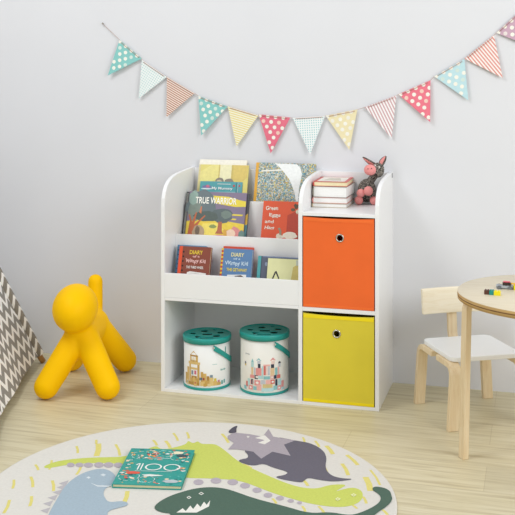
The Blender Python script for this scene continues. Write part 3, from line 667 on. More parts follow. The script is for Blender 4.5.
for fi, (tri, c, kind) in enumerate(FL):
    a, b, t = [Vector(p) for p in tri]; string_pts += [tuple(a), tuple(b)]
    ex = (b-a).normalized(); ez = Vector((-ex.y, ex.x))
    tilt = 0.005 if fi % 3 else 0.010
    def P3(p, e=0.0):
        d = -((Vector(p)-a).dot(ez)); k = max(0, d)/0.16
        return (p[0]-BZ[0], -tilt*k-0.0015-e, p[1]-BZ[2])
    m = PAT.get(kind) or dotm(c)
    bm = bmesh.new(); uvl = bm.loops.layers.uv.new('UVMap')
    fr = [bm.verts.new(P3(p, 0.0008)) for p in (a, b, t)]; bk = [bm.verts.new(P3(p, 0.0)) for p in (a, b, t)]
    fs = [bm.faces.new((fr[0], fr[2], fr[1])), bm.faces.new((bk[0], bk[1], bk[2]))]
    for i in range(3): fs.append(bm.faces.new((fr[i], fr[(i+1) % 3], bk[(i+1) % 3], bk[i])))
    for f in fs:
        for lp in f.loops:
            w3 = Vector((lp.vert.co.x+BZ[0], lp.vert.co.z+BZ[2])); lp[uvl].uv = ((w3-a).dot(ex), (w3-a).dot(ez))
    mlist = [m]
    if kind == 'dots':
        wm = mat('F4F2E6', 0.85); gm = mat('D2E4DC' if c[0] in '8B' else ('F2CDBE' if c[0] == 'E' and c != 'EEE3B8' else 'E6DCD8' if c[0] == 'C' else 'F1EEE2'), 0.85); mlist += [wm, gm]
        k = 0
        for iy in range(9):
            for ix in range(9):
                q = a+ex*(0.007+0.033*ix+(0.0165 if iy % 2 else 0))-ez*(0.005+0.021*iy)
                inside = tri_in(q, a, b, t, 0.002) or iy == 0 and 0 <= ix <= 4 and (q-a).dot(ex) < (b-a).length
                if not inside: continue
                k += 1; rr = 0.0080
                pts = []
                for p in circ(q.x, q.y, rr, 14):
                    v = Vector(p)
                    for A_, B_, C_ in ((a, b, t), (b, t, a), (t, a, b)):   # keep the print inside the flag
                        nx = Vector((-(B_-A_).y, (B_-A_).x)).normalized(); s = 1 if (C_-A_).dot(nx) > 0 else -1
                        dd = s*(v-A_).dot(nx)
                        if dd < 0.0004: v = v+nx*s*(0.0004-dd)
                    pts.append(v)
                f = bm.faces.new([bm.verts.new(P3(v, 0.0011)) for v in pts[::-1]]); f.material_index = 1 if (ix+iy) % 2 == 0 or iy % 2 == 0 else 2
    me = bpy.data.meshes.new('flag'); bm.to_mesh(me); bm.free()
    for mm in mlist: me.materials.append(mm)
    fo = bpy.data.objects.new('flag', me); COL.objects.link(fo); fo.parent = bt; fo['label'] = FN[fi]
    mb = MB(); sv = mat('B98A7E', 0.9)   # stitch of string seen along the top edge
    i0, i1 = a+ex*0.012-ez*0.005, b-ex*0.012-ez*0.005
    mb.tube([(i0.x-BZ[0], -0.0042, i0.y-BZ[2]), (i1.x-BZ[0], -0.0042, i1.y-BZ[2])], 0.0011, sv, 6); mb.build('thread', fo)
string_pts += [(1.50, 1.62)]
mb = MB(); mb.tube([(x-BZ[0], -0.0012 if 0 < i < len(string_pts)-1 else 0.004, z-BZ[2]-0.001) for i, (x, z) in enumerate(string_pts)], 0.0013, mat('C8B4AC', 0.9), 6); mb.build('string', bt)
mb = MB(); mb.tube([(-0.405, 0.0, 1.447), (-0.405, -0.010, 1.448)], [0.0016, 0.0016], mat('9A948C', 0.4, metal=0.6), 8); mb.ball((-0.405, -0.011, 1.448), 0.0042, mat('A09A92', 0.4, metal=0.5), (1, .6, 1), seg=12)
o = mb.build('nail'); tag(o, 'small nail in the wall holding the left end of the bunting', 'nail')

# ---------------------------------------------------------------- dog shaped stool
YEL = mat('FFC600', 0.5, 0.015, 12, spec=0.1)
PL = (-0.312, -0.32, 0.0)
def pl(x, y, z): return (x-PL[0], y-PL[1], z-PL[2])
dog = remeshed([('b', pl(-.297, -.490, .334), (.086, .112, .089), Matrix.Rotation(0.22, 4, 'Z') @ Matrix.Rotation(0.15, 4, 'X')),
          ('c', pl(-.292, -.440, .222), pl(-.326, -.270, .218), .064, .064), ('c', pl(-.296, -.455, .240), pl(-.298, -.475, .300), .056, .060),
          ('c', pl(-.336, -.232, .225), pl(-.343, -.215, .378), .031, .030),
          ('c', pl(-.306, -.455, .215), pl(-.382, -.560, .048), .051, .047), ('c', pl(-.270, -.455, .215), pl(-.157, -.502, .048), .051, .047),
          ('c', pl(-.306, -.285, .215), pl(-.238, -.155, .048), .053, .048), ('c', pl(-.335, -.280, .215), pl(-.452, -.205, .048), .053, .048)], 0.006, YEL, 'dog_stool', None, smooth=5)
dog.location = PL
tag(dog, 'glossy yellow abstract dog-shaped plastic stool standing by the striped tent', 'stool')

# ---------------------------------------------------------------- play tent
P1 = Vector((-.622, -.137, 0)); dirv = Vector((.245, -.700, 0)).normalized(); prp = Vector((dirv.y, -dirv.x, 0)); 
if prp.x > 0: prp = -prp
P2 = P1+dirv*1.08; P3_ = P2+prp*1.08; P4 = P1+prp*1.08
ctr = (P1+P3_)/2; APEX = Vector((-.980, -.71, 1.30))
tent = thing('play_tent', 'grey and white zigzag fabric play tent at the left edge of the room', 'tent', (ctr.x, ctr.y, 0))
CHEV = chevron_mat('chevron_cloth', '93918D', 'F8F8F8', 0.064, 0.080, 0.042, 0.58)
CHEVE = chevron_mat('chevron_sleeve', '8A857C', 'F4F3F0', 0.056, 0.060, 0.036, 0.62)
feet = [P1, P2, P3_, P4]
mb = MB(); bm = mb.bm; uvl = bm.loops.layers.uv.new('UVMap'); mb.mi(CHEV)
def panel(A, B, lo, hi, fl=0.0, fh=1.0):
    du = (B-A).normalized(); NN = 10; mid = (A+B)/2; vdir = (APEX-mid).normalized(); O = mid
    outn = du.cross(vdir).normalized()
    if outn.dot(mid-ctr) < 0: outn = -outn
    def q(s, t):
        p = (A+(APEX-A)*t)*(1-s)+(B+(APEX-B)*t)*s
        sag = -0.012*math.sin(PI*s)*(1-t)+0.006*math.sin(s*17)*(1-t)*math.sin(PI*s); return p+outn*sag
    for th in (0.0, -0.0015):
        for i in range(NN):
            for j in range(NN):
                s0, s1 = lo+(hi-lo)*i/NN, lo+(hi-lo)*(i+1)/NN
                t0, t1 = 0.032+0.79*j/NN, 0.032+0.79*(j+1)/NN
                vs4 = [bm.verts.new(q(s, t)+outn*th) for s, t in ((s0, t0), (s1, t0), (s1, t1), (s0, t1))]
                f = bm.faces.new(vs4 if th == 0 else vs4[::-1]); f.smooth = True
                for lp in f.loops:
                    d = lp.vert.co-O; lp[uvl].uv = (d.dot(du)+3.0, d.dot(vdir)+3.0)
panel(P1, P2, 0, 1); panel(P4, P1, 0, 1); panel(P3_, P4, 0, 1); panel(P2, P3_, 0, 0.30); panel(P2, P3_, 0.70, 1)
bmesh.ops.translate(bm, vec=-Vector((ctr.x, ctr.y, 0)), verts=bm.verts[:])
mb.build('cloth', tent)
mb = MB(); bm = mb.bm; uvl = bm.loops.layers.uv.new('UVMap'); mb.mi(CHEVE)   # pole sleeves sewn along the corners
for F_ in feet:
    d = (APEX-F_).normalized(); sx = d.cross(Vector((0, 0, 1))).normalized(); sy = sx.cross(d); seg = 14; L = (APEX-F_).length; n = 24; prev = None
    for i in range(n+1):
        t = 0.032+0.79*i/n; c0 = F_+(APEX-F_)*t
        ring = [bm.verts.new(c0+0.022*(math.cos(2*PI*k/seg)*sx+math.sin(2*PI*k/seg)*sy)) for k in range(seg)]
        if prev:
            for k in range(seg):
                f = bm.faces.new((prev[0][k], prev[0][(k+1) % seg], ring[(k+1) % seg], ring[k])); f.smooth = True
                for lp, (kk, tt) in zip(f.loops, ((k, prev[1]), (k+1, prev[1]), (k+1, t), (k, t))): lp[uvl].uv = (kk*0.0121+2.0, tt*L+2.0)
        prev = (ring, t)
bmesh.ops.translate(bm, vec=-Vector((ctr.x, ctr.y, 0)), verts=bm.verts[:])
mb.build('pole_sleeve', tent)
PW = grain_mat('pine_pole', ('9C6F3C', 'B98A50', 'C79C62'), (8, 8, 1), 8, 0.5)
for F_ in feet:
    d = (APEX-F_); mb = MB(); c2 = Vector((ctr.x, ctr.y, 0)); dn = d.normalized()
    mb.tube([F_-c2+Vector((0, 0, 0.006)), F_+d*0.02-c2, APEX+d*0.16+d.cross(Vector((0, 0, 1))).normalized()*0.02-c2], 0.0125, PW, 12); mb.build('pole', tent)

# ---------------------------------------------------------------- round rug
RUG_SHAPES = {'lime': [(-0.0745, -1.1581), (-0.0623, -1.1257), (-0.0415, -1.0987), (0.0193, -1.0602), (0.0786, -1.039), (0.1351, -1.0186), (0.1695, -0.9696), (0.1965, -0.8989), (0.2204, -0.9239), (0.2408, -0.9226), (0.2898, -0.8678), (0.2824, -0.828), (0.309, -0.8531), (0.3159, -0.8232), (0.3358, -0.8501), (0.3756, -0.8341), (0.4028, -0.8539), (0.4336, -0.8855), (0.5006, -0.9613), (0.5813, -1.0159), (0.682, -1.0763), (0.7352, -1.0947), (0.7792, -1.0895), (0.8052, -1.0562), (0.8323, -1.041), (0.8587, -1.0373), (0.8464, -1.0667), (0.8342, -1.0957), (0.8484, -1.0771), (0.8762, -1.0509), (0.9013, -1.0584), (0.9171, -1.09), (0.9183, -1.1388), (0.899, -1.175), (0.8683, -1.1938), (0.8291, -1.1983), (0.776, -1.193), (0.7188, -1.1747), (0.6695, -1.1569), (0.6276, -1.1363), (0.5439, -1.0929), (0.4468, -1.1052), (0.3946, -1.12), (0.2673, -1.1251), (0.1581, -1.0713), (0.0674, -1.0887), (-0.0025, -1.1211), (-0.0435, -1.1615), (-0.0624, -1.171)], 'dark': [(0.4753, -0.8487), (0.5262, -0.9171), (0.4927, -0.9445), (0.5057, -0.9643), (0.5524, -0.9799), (0.5778, -0.9496), (0.6127, -0.9742), (0.6712, -0.9941), (0.6638, -1.021), (0.6389, -1.039), (0.653, -1.0512), (0.7137, -1.0606), (0.7297, -1.056), (0.7337, -1.0175), (0.7736, -1.0276), (0.8215, -1.0273), (0.8761, -0.9904), (0.8316, -0.9977), (0.7965, -0.9832), (0.7689, -0.9297), (0.7589, -0.8508), (0.7336, -0.7908), (0.6819, -0.742), (0.6267, -0.7348), (0.5433, -0.7154)], 'horn': [(0.3882, -0.7324), (0.3882, -0.6768), (0.402, -0.648), (0.4061, -0.6858), (0.4201, -0.7233)], 'mauve': [(0.3984, -0.7566), (0.409, -0.7196), (0.4651, -0.7207), (0.5133, -0.7306), (0.5135, -0.6552), (0.5472, -0.721), (0.6267, -0.7348), (0.6003, -0.7813), (0.6444, -0.8684), (0.5795, -0.8502), (0.5605, -0.9163), (0.5198, -0.8672), (0.4649, -0.8611), (0.4354, -0.8695), (0.4376, -0.8115), (0.4061, -0.7811)], 'tusk': [(0.492, -0.7501), (0.5166, -0.7162), (0.5493, -0.7602), (0.5386, -0.7957), (0.5131, -0.79), (0.5286, -0.7595)], 'eye1': [(0.4613, -0.7454), (0.464, -0.7379), (0.4715, -0.7425), (0.4695, -0.7565)], 'green': [(0.3666, -1.3466), (0.3651, -1.3077), (0.3811, -1.2573), (0.4122, -1.2123), (0.4432, -1.1808), (0.4799, -1.1647), (0.5154, -1.1631), (0.5485, -1.1735), (0.6232, -1.2074), (0.7214, -1.2327), (0.7944, -1.2581), (0.8478, -1.2328), (0.894, -1.2392), (0.9198, -1.2293), (0.9535, -1.1782), (0.9715, -1.1338), (0.9693, -1.0958), (0.9547, -1.0731), (0.9372, -1.0562), (0.9359, -1.0344), (0.9511, -1.0263), (0.9826, -1.0378), (1.0014, -1.0814), (1.0021, -1.1216), (0.9932, -1.1584), (0.9722, -1.2061), (0.9547, -1.2851), (0.887, -1.4227), (0.7828, -1.5347), (0.6263, -1.5792), (0.5393, -1.5217), (0.4696, -1.4837), (0.4228, -1.4366), (0.4324, -1.3612), (0.3996, -1.3654)], 'teeth': [(0.439, -1.3542), (0.4462, -1.324), (0.4605, -1.3379), (0.4611, -1.3015), (0.4761, -1.3206), (0.4759, -1.2842), (0.4918, -1.3032), (0.4897, -1.2669), (0.5037, -1.2841), (0.5034, -1.2523), (0.5133, -1.2919), (0.4929, -1.3389)], 'geye1': [(0.4321, -1.2537), (0.435, -1.2419), (0.446, -1.2497), (0.4421, -1.2617)], 'geye2': [(0.4566, -1.2192), (0.4607, -1.2069), (0.4718, -1.2149), (0.4677, -1.2271)], 'geye1i': [(0.4353, -1.2528), (0.4367, -1.2469), (0.4428, -1.2506), (0.4403, -1.2568)], 'geye2i': [(0.4599, -1.2183), (0.4624, -1.212), (0.4685, -1.2158), (0.4659, -1.2221)], 'leye1': [(0.8451, -1.1471), (0.85, -1.1351), (0.8604, -1.1427), (0.8543, -1.1567)], 'leye1i': [(0.8485, -1.1461), (0.851, -1.1401), (0.8569, -1.1437), (0.8533, -1.1518)], 'leye2': [(0.8832, -1.1079), (0.889, -1.0954), (0.8993, -1.1033), (0.8931, -1.1175)], 'leye2i': [(0.8867, -1.1069), (0.89, -1.1005), (0.8958, -1.1043), (0.8921, -1.1125)], 'blue': [(0.1132, -1.4959), (0.0902, -1.414), (0.0759, -1.3513), (0.0609, -1.2857), (0.0574, -1.2284), (0.0678, -1.171), (0.0949, -1.1322), (0.125, -1.1267), (0.1628, -1.1531), (0.1864, -1.1917), (0.1926, -1.2281), (0.1798, -1.2547), (0.1883, -1.2918), (0.2136, -1.3284), (0.234, -1.344), (0.2606, -1.3258), (0.2839, -1.3298), (0.2899, -1.3493), (0.2771, -1.3633), (0.2508, -1.3941), (0.2641, -1.4282), (0.3026, -1.4901), (0.3337, -1.5947), (0.285, -1.6514), (0.2187, -1.649), (0.1491, -1.5804)], 'bmouth': [(0.1201, -1.2342), (0.1485, -1.2464), (0.1828, -1.2395), (0.1948, -1.2245), (0.1863, -1.2472), (0.1521, -1.254)], 'beye1': [(0.0926, -1.2034), (0.0955, -1.1936), (0.1061, -1.1996), (0.1031, -1.2094)], 'beye2': [(0.1245, -1.1732), (0.1298, -1.1625), (0.1415, -1.1684), (0.1385, -1.1813)], 'spike0': [(0.0312, -1.2624), (0.0498, -1.2335), (0.0603, -1.2744)], 'spike1': [(0.0387, -1.2892), (0.0572, -1.2608), (0.0674, -1.3009)], 'spike2': [(0.0445, -1.3243), (0.0627, -1.2966), (0.0728, -1.3357)], 'spike3': [(0.0481, -1.3619), (0.0662, -1.3349), (0.0761, -1.373)], 'spike4': [(0.054, -1.4006), (0.0718, -1.3742), (0.0815, -1.4112)], 'spike5': [(0.0685, -1.4434), (0.0861, -1.4177), (0.0955, -1.4536)], 'oval0': [(0.4439, -1.1365), (0.4453, -1.1469), (0.4423, -1.1556), (0.4358, -1.1603), (0.4275, -1.1598), (0.4195, -1.1543), (0.4141, -1.145), (0.4126, -1.1346), (0.4155, -1.1258), (0.4221, -1.121), (0.4305, -1.1215), (0.4385, -1.1272)], 'oval1': [(0.4914, -1.1117), (0.4926, -1.1226), (0.4894, -1.1317), (0.4826, -1.1366), (0.4739, -1.1361), (0.4658, -1.1302), (0.4602, -1.1205), (0.4588, -1.1096), (0.462, -1.1003), (0.4689, -1.0952), (0.4777, -1.0958), (0.4859, -1.1019)], 'oval2': [(0.5427, -1.1084), (0.5438, -1.1193), (0.5404, -1.1284), (0.5336, -1.1333), (0.525, -1.1328), (0.517, -1.1269), (0.5117, -1.1173), (0.5105, -1.1063), (0.5138, -1.0971), (0.5207, -1.0921), (0.5294, -1.0926), (0.5374, -1.0987)], 'oval3': [(0.5839, -1.1229), (0.5848, -1.1329), (0.5816, -1.1412), (0.5753, -1.1457), (0.5675, -1.1452), (0.5602, -1.1399), (0.5555, -1.131), (0.5545, -1.1211), (0.5577, -1.1126), (0.564, -1.108), (0.572, -1.1085), (0.5793, -1.114)], 'oval4': [(0.6258, -1.1441), (0.6265, -1.1533), (0.6234, -1.161), (0.6175, -1.1652), (0.6103, -1.1647), (0.6036, -1.1598), (0.5994, -1.1516), (0.5986, -1.1424), (0.6016, -1.1346), (0.6076, -1.1304), (0.6149, -1.1308), (0.6216, -1.1359)], 'oval5': [(0.6649, -1.1689), (0.6654, -1.1773), (0.6625, -1.1844), (0.657, -1.1882), (0.6503, -1.1879), (0.6443, -1.1834), (0.6404, -1.1759), (0.6399, -1.1674), (0.6427, -1.1603), (0.6483, -1.1564), (0.655, -1.1568), (0.6611, -1.1614)], 'oval6': [(0.7022, -1.1794), (0.7026, -1.187), (0.6999, -1.1934), (0.6949, -1.1969), (0.6889, -1.1965), (0.6835, -1.1925), (0.6801, -1.1857), (0.6797, -1.1781), (0.6824, -1.1717), (0.6874, -1.1682), (0.6935, -1.1685), (0.6989, -1.1727)], 'oval7': [(0.7336, -1.1893), (0.7338, -1.1953), (0.7316, -1.2003), (0.7276, -1.2031), (0.7229, -1.2028), (0.7186, -1.1996), (0.716, -1.1943), (0.7158, -1.1883), (0.7179, -1.1832), (0.722, -1.1804), (0.7268, -1.1807), (0.731, -1.1839)], 'oval8': [(0.7594, -1.1957), (0.7595, -1.2005), (0.7577, -1.2046), (0.7545, -1.2069), (0.7507, -1.2066), (0.7473, -1.204), (0.7452, -1.1997), (0.745, -1.1949), (0.7468, -1.1908), (0.7501, -1.1885), (0.754, -1.1887), (0.7574, -1.1914)], 'oval9': [(0.0145, -1.1229), (0.0168, -1.1313), (0.0153, -1.1383), (0.0104, -1.1421), (0.0034, -1.1417), (-0.0039, -1.1372), (-0.0095, -1.1297), (-0.0119, -1.1213), (-0.0105, -1.1142), (-0.0055, -1.1103), (0.0016, -1.1108), (0.0089, -1.1154)], 'oval10': [(0.0412, -1.1153), (0.0434, -1.1237), (0.0419, -1.1307), (0.0369, -1.1346), (0.0299, -1.1341), (0.0227, -1.1296), (0.0172, -1.1221), (0.0148, -1.1137), (0.0164, -1.1066), (0.0213, -1.1027), (0.0284, -1.1031), (0.0357, -1.1078)], 'oval11': [(0.07, -1.1087), (0.0725, -1.1182), (0.0707, -1.1261), (0.0651, -1.1304), (0.0573, -1.1299), (0.0492, -1.1248), (0.0431, -1.1164), (0.0405, -1.1069), (0.0423, -1.0989), (0.0479, -1.0945), (0.0558, -1.095), (0.064, -1.1002)], 'oval12': [(0.1017, -1.0981), (0.1042, -1.1082), (0.1022, -1.1167), (0.0963, -1.1213), (0.0879, -1.1208), (0.0794, -1.1153), (0.073, -1.1063), (0.0703, -1.0961), (0.0723, -1.0875), (0.0783, -1.0828), (0.0868, -1.0834), (0.0954, -1.089)], 'oval13': [(0.1308, -1.0898), (0.1332, -1.1), (0.1311, -1.1085), (0.1252, -1.113), (0.1168, -1.1125), (0.1084, -1.107), (0.102, -1.098), (0.0995, -1.0878), (0.1015, -1.0791), (0.1076, -1.0745), (0.116, -1.075), (0.1245, -1.0806)], 'oval14': [(0.1597, -1.0832), (0.1618, -1.0928), (0.1598, -1.1008), (0.1542, -1.1051), (0.1464, -1.1046), (0.1385, -1.0994), (0.1327, -1.0909), (0.1304, -1.0813), (0.1324, -1.0732), (0.1381, -1.0688), (0.1459, -1.0694), (0.1539, -1.0746)]}
RUG_DASHES = [((-0.0137, -0.9075), (0.0012, -0.941), 0.0071), ((-0.0515, -0.9769), (-0.0201, -1.0313), 0.0071), ((0.0082, -0.9367), (0.0486, -1.0381), 0.0162), ((0.0655, -0.9274), (0.119, -1.0137), 0.0078), ((-0.1057, -1.1525), (-0.0753, -1.1892), 0.0071), ((-0.0728, -1.1072), (-0.045, -1.1765), 0.0065), ((0.0397, -1.1319), (0.0532, -1.1887), 0.0071), ((-0.1108, -1.2746), (-0.0817, -1.3326), 0.0071), ((-0.073, -1.2405), (-0.029, -1.3083), 0.0078), ((0.0028, -1.2481), (0.0423, -1.3157), 0.0078), ((-0.0501, -1.4047), (-0.0209, -1.4865), 0.0078), ((-0.0022, -1.3645), (0.0261, -1.4262), 0.0078), ((0.2502, -1.2565), (0.2721, -1.3304), 0.0114), ((0.6441, -0.6972), (0.6603, -0.7403), 0.0065), ((0.6964, -0.7064), (0.7216, -0.7555), 0.0071), ((0.7487, -0.7315), (0.7844, -0.7965), 0.0123), ((0.8329, -0.7916), (0.882, -0.8638), 0.011), ((0.8136, -0.8833), (0.8493, -0.9669), 0.0104), ((0.7615, -0.9148), (0.7888, -0.9841), 0.0071), ((0.922, -0.9), (0.9688, -1.0044), 0.0065), ((0.9017, -0.9657), (0.9328, -1.0611), 0.0162), ((0.7239, -1.0359), (0.7488, -1.0764), 0.0084), ((0.9181, -1.1051), (0.9358, -1.1491), 0.0071), ((0.898, -1.1685), (0.9161, -1.1888), 0.0065), ((0.8084, -1.2025), (0.8393, -1.2522), 0.0071), ((0.7646, -1.215), (0.7809, -1.2474), 0.0065), ((0.9888, -1.1765), (1.007, -1.2044), 0.0071), ((0.6708, -1.1896), (0.6899, -1.2191), 0.0065), ((0.1698, -0.8578), (0.2003, -0.8996), 0.0078), ((0.2115, -0.7787), (0.2519, -0.8417), 0.0071), ((0.2534, -0.7591), (0.2795, -0.8118), 0.0071), ((0.2122, -0.853), (0.2493, -0.9069), 0.0097), ((0.3724, -0.7405), (0.4187, -0.8124), 0.0084), ((0.5175, -0.9717), (0.5518, -0.9939), 0.0071)]

RC = (0.426, -1.232); RR = 0.603
rug = thing('round_rug', 'round pale grey rug printed with colourful dinosaurs', 'rug', (RC[0], RC[1], 0))
RB = mat('DAD7CF', 0.95, 0.03, 120, bump=0.15)
mb = MB(); mb.lathe([(0, 0.0), (RR-0.002, 0.0), (RR, 0.002), (RR, 0.005), (RR-0.003, 0.0066), (RR-0.007, 0.0066), (RR-0.009, 0.0060), (0, 0.0060)], RB, seg=128)
RCOL = {'lime': 'C7D064', 'dark': '66636F', 'horn': '54525E', 'mauve': 'A9A1A9', 'tusk': 'E6E3DC', 'eye1': 'DAD7D2', 'green': '4C6658', 'teeth': 'E8E6DE', 'geye1': 'E6E4DC', 'geye2': 'E6E4DC', 'geye1i': '4C6658', 'geye2i': '4C6658', 'leye1': 'F0EFC8', 'leye2': 'F0EFC8', 'leye1i': 'C7D064', 'leye2i': 'C7D064', 'blue': 'A3B5C1', 'bmouth': 'D8DEE0', 'beye1': 'D3DBDF', 'beye2': 'D3DBDF'}
def rface(poly, z, m):
    # clip the print to the rug, then lay it down
    q = []
    for x, y in poly:
        dx, dy = x-RC[0], y-RC[1]; r = math.hypot(dx, dy); k = min(1, (RR-0.012)/r) if r > 0 else 1
        q.append((dx*k, dy*k, z))
    ar = sum(q[i][0]*q[(i+1) % len(q)][1]-q[(i+1) % len(q)][0]*q[i][1] for i in range(len(q)))
    mb.face(q if ar > 0 else q[::-1], m)
zz = 0.0063
def rmat(c): return mat(c, 0.95, 0.05, 150, bump=0.1)
rr_ = random.Random(9); DM = rmat('DDD27A')
def dash(a, b, w):
    a, b = Vector(a), Vector(b); w *= 1.15; d = (b-a); n = Vector((-d.y, d.x)).normalized(); c = (a+b)/2+n*d.length*0.03
    ce = Vector(RC); far = max((a-ce).length, (b-ce).length, (c-ce).length)+w
    if far > RR-0.016:
        sh = (ce-c).normalized()*(far-(RR-0.016)); a, b, c = a+sh, b+sh, c+sh
    rface([a-n*w/2, c-n*w/2, b-n*w/2, b+n*w/2, c+n*w/2, a+n*w/2], zz, DM)
for a, b, w in RUG_DASHES: dash(a, b, w)
for k in range(46):
    x, y = RC[0]+rr_.uniform(-.56, .56), RC[1]+rr_.uniform(-.56, -.20)
    if math.hypot(x-RC[0], y-RC[1]) > .56 or y > -1.25: continue
    dash((x, y), (x+rr_.uniform(-.02, .02), y-.06), .009)
order = ['lime']+[k for k in RUG_SHAPES if k.startswith('oval') or k.startswith('spike')]+['dark', 'mauve', 'horn', 'tusk', 'eye1', 'blue', 'bmouth', 'beye1', 'beye2', 'green', 'teeth', 'geye1', 'geye2', 'geye1i', 'geye2i', 'leye1', 'leye2', 'leye1i', 'leye2i']
for i, k in enumerate(order):
    zz += 0.00004
    p = RUG_SHAPES[k]
    if k in ('lime', 'green', 'blue', 'dark', 'horn'): p = smooth_closed(p, 2)
    rface(p, zz, rmat(RCOL.get(k) or ('B3AAB2' if k.startswith('oval') else 'B9B5B8')))
mb.build('rug_pile', rug, tri=True)

# ---------------------------------------------------------------- book on the rug
w, h = 0.216, 0.294
TQ = '0E9A90'; art = []
ra = random.Random(12)
cols = ['E9EDE6', 'E2533C', 'F0B24A', '2C4C58', 'F4D9B8', '58BDB4', 'E58A6A', '0F6E6C']
for i in range(230):
    e = ra.random()
    x, y = ra.uniform(.008, w-.008), ra.uniform(.008, h-.008)
    if .035 < x < .185 and .095 < y < .215: continue
    c = ra.choice(cols); s = ra.uniform(.002, .0058)
    art.append((c, blob(x, y, s*1.4, s, 7, i, .35)))
for cx_, cy_, r_ in ((.045, .060, .032), (.12, .045, .028), (.175, .070, .030), (.04, .235, .034), (.10, .255, .026)):
    for i in range(26):
        if i % 3 == 2: continue
        a0, a1 = 2*PI*i/26, 2*PI*(i+1)/26
        art.append(('D9EEE8', [(cx_+r_*math.cos(a0), cy_+r_*math.sin(a0)), (cx_+r_*math.cos(a1), cy_+r_*math.sin(a1)), (cx_+(r_-.002)*math.cos(a1), cy_+(r_-.002)*math.sin(a1)), (cx_+(r_-.002)*math.cos(a0), cy_+(r_-.002)*math.sin(a0))]))
art.append(('E9EDE6', blob(.110, .222, .034, .007, 14, 77, .2))); art.append(('E2533C', blob(.045, .205, .022, .012, 12, 78, .3))); art.append(('B9C4C8', blob(.180, .265, .026, .012, 12, 79, .2)))
art.append(('F4E9C8', blob(.165, .030, .018, .012, 12, 80, .25))); art.append(('2C4C58', blob(.18, .055, .022, .010, 12, 81, .3)))
def ring2(cx_, cy_, rx, ry, wd):
    for i in range(28):
        a0, a1 = 2*PI*i/28, 2*PI*(i+1)/28
        art.append(('F1F5F0', [(cx_+rx*math.cos(a0), cy_+ry*math.sin(a0)), (cx_+rx*math.cos(a1), cy_+ry*math.sin(a1)), (cx_+(rx-wd)*math.cos(a1), cy_+(ry-wd)*math.sin(a1)), (cx_+(rx-wd)*math.cos(a0), cy_+(ry-wd)*math.sin(a0))]))
ring2(.104, .156, .0275, .027, .0055); ring2(.164, .156, .0275, .027, .0055)
for xx in (.054, .064): art.append(('F1F5F0', [(xx, .130), (xx+.0042, .130), (xx+.0042, .182), (xx, .182)]))
art.append(('F1F5F0', [(.044, .141), (.052, .130), (.056, .130), (.048, .146)]))
for x0, x1, y in ((.068, .150, .082), (.105, .125, .095), (.05, .17, .189)):
    art.append(('CFE9E4', [(x0, y), (x1, y), (x1, y+.003), (x0, y+.003)]))
book('teal picture book with a large white 100 on the cover, lying on the rug', 0.206, 0.280, 0.012, (0.1980, -1.2500, 0.0190), 0, TQ, [(c, [(x*0.206/w, y*0.280/h) for x, y in p]) for c, p in art], (), pages=PAGESC, rz=0.200, flat=True, rough=0.4)

# ---------------------------------------------------------------- chair
CH = (1.1700, -0.2850, 0); CA = math.radians(29.0)   # local +x along the backrest, local -y to the front
ch = thing('child_chair', 'small birch child\'s chair with white seat, behind the round table', 'chair', CH, (0, 0, CA))
SEAT = mat('F2F3F2', 0.4, 0.01, 10)
sq = []
for cx_, cy_, a0 in ((.106, .104, 0), (-.106, .104, PI/2), (-.106, -.104, PI), (.106, -.104, 1.5*PI)):
    sq += arc(cx_, cy_, .028, a0, a0+PI/2, 6)
mb = MB(); mb.prism(sq, 'z', .229, .246, SEAT, 0.003); mb.build('seat', ch, 'white painted seat')
def bent_leg(s, fx, tname='leg'):
    # foot stands at y=fx*s, the top curls inwards under the seat
    path = [(fx*s, 0.0), (fx*s*0.985, 0.185)]+[(fx*s*0.985-s*0.032*(1-math.cos(a)), 0.185+0.034*math.sin(a)) for a in [PI/2*i/8 for i in range(1, 9)]]+[(s*0.02, 0.2190)]
    return ribbon(path, .019)
for sx in (-1, 1):
    for sy in (-1, 1):
        mb = MB(); xo = sx*.126
        mb.prism(bent_leg(sy, .148), 'x', xo-.0195, xo+.0195, BIRCH, 0.002)
        for v in mb.bm.verts: v.co.x += sx*.012*(1-v.co.z/.2)
        lg = mb.build('leg', ch)
        mb = MB(); mb.box((xo+sx*.012-.012, sy*.148-.007, 0.0), (xo+sx*.012+.012, sy*.148+.007, 0.002), DARK); mb.build('foot_pad', lg, 'dark pad')
pp = [(0.06, .2195), (.115, .2195)]+[(.115+.045*math.sin(a), .2195+.045*(1-math.cos(a))) for a in [PI/2*i/8 for i in range(1, 8)]]+[(.163, .300), (.176, .412)]
mb = MB(); mb.prism(ribbon(pp, .014), 'x', -.018, .018, BIRCH, 0.002); mb.build('back_post', ch)
mb = MB(); bp_ = []
for i in range(13):   # gently curved backrest board
    x = -.128+.256*i/12; bp_.append((x, .163-.012*(x/.128)**2))
M_ = Matrix.Translation((0, 0, 0))
b = ribbon(bp_, .015)
mb.prism(b, 'z', .332, .425, BIRCH_X, 0.004); 
for v in mb.bm.verts: v.co.y += (v.co.z-.378)*0.12-.009+0.003
mb.build('backrest', ch)

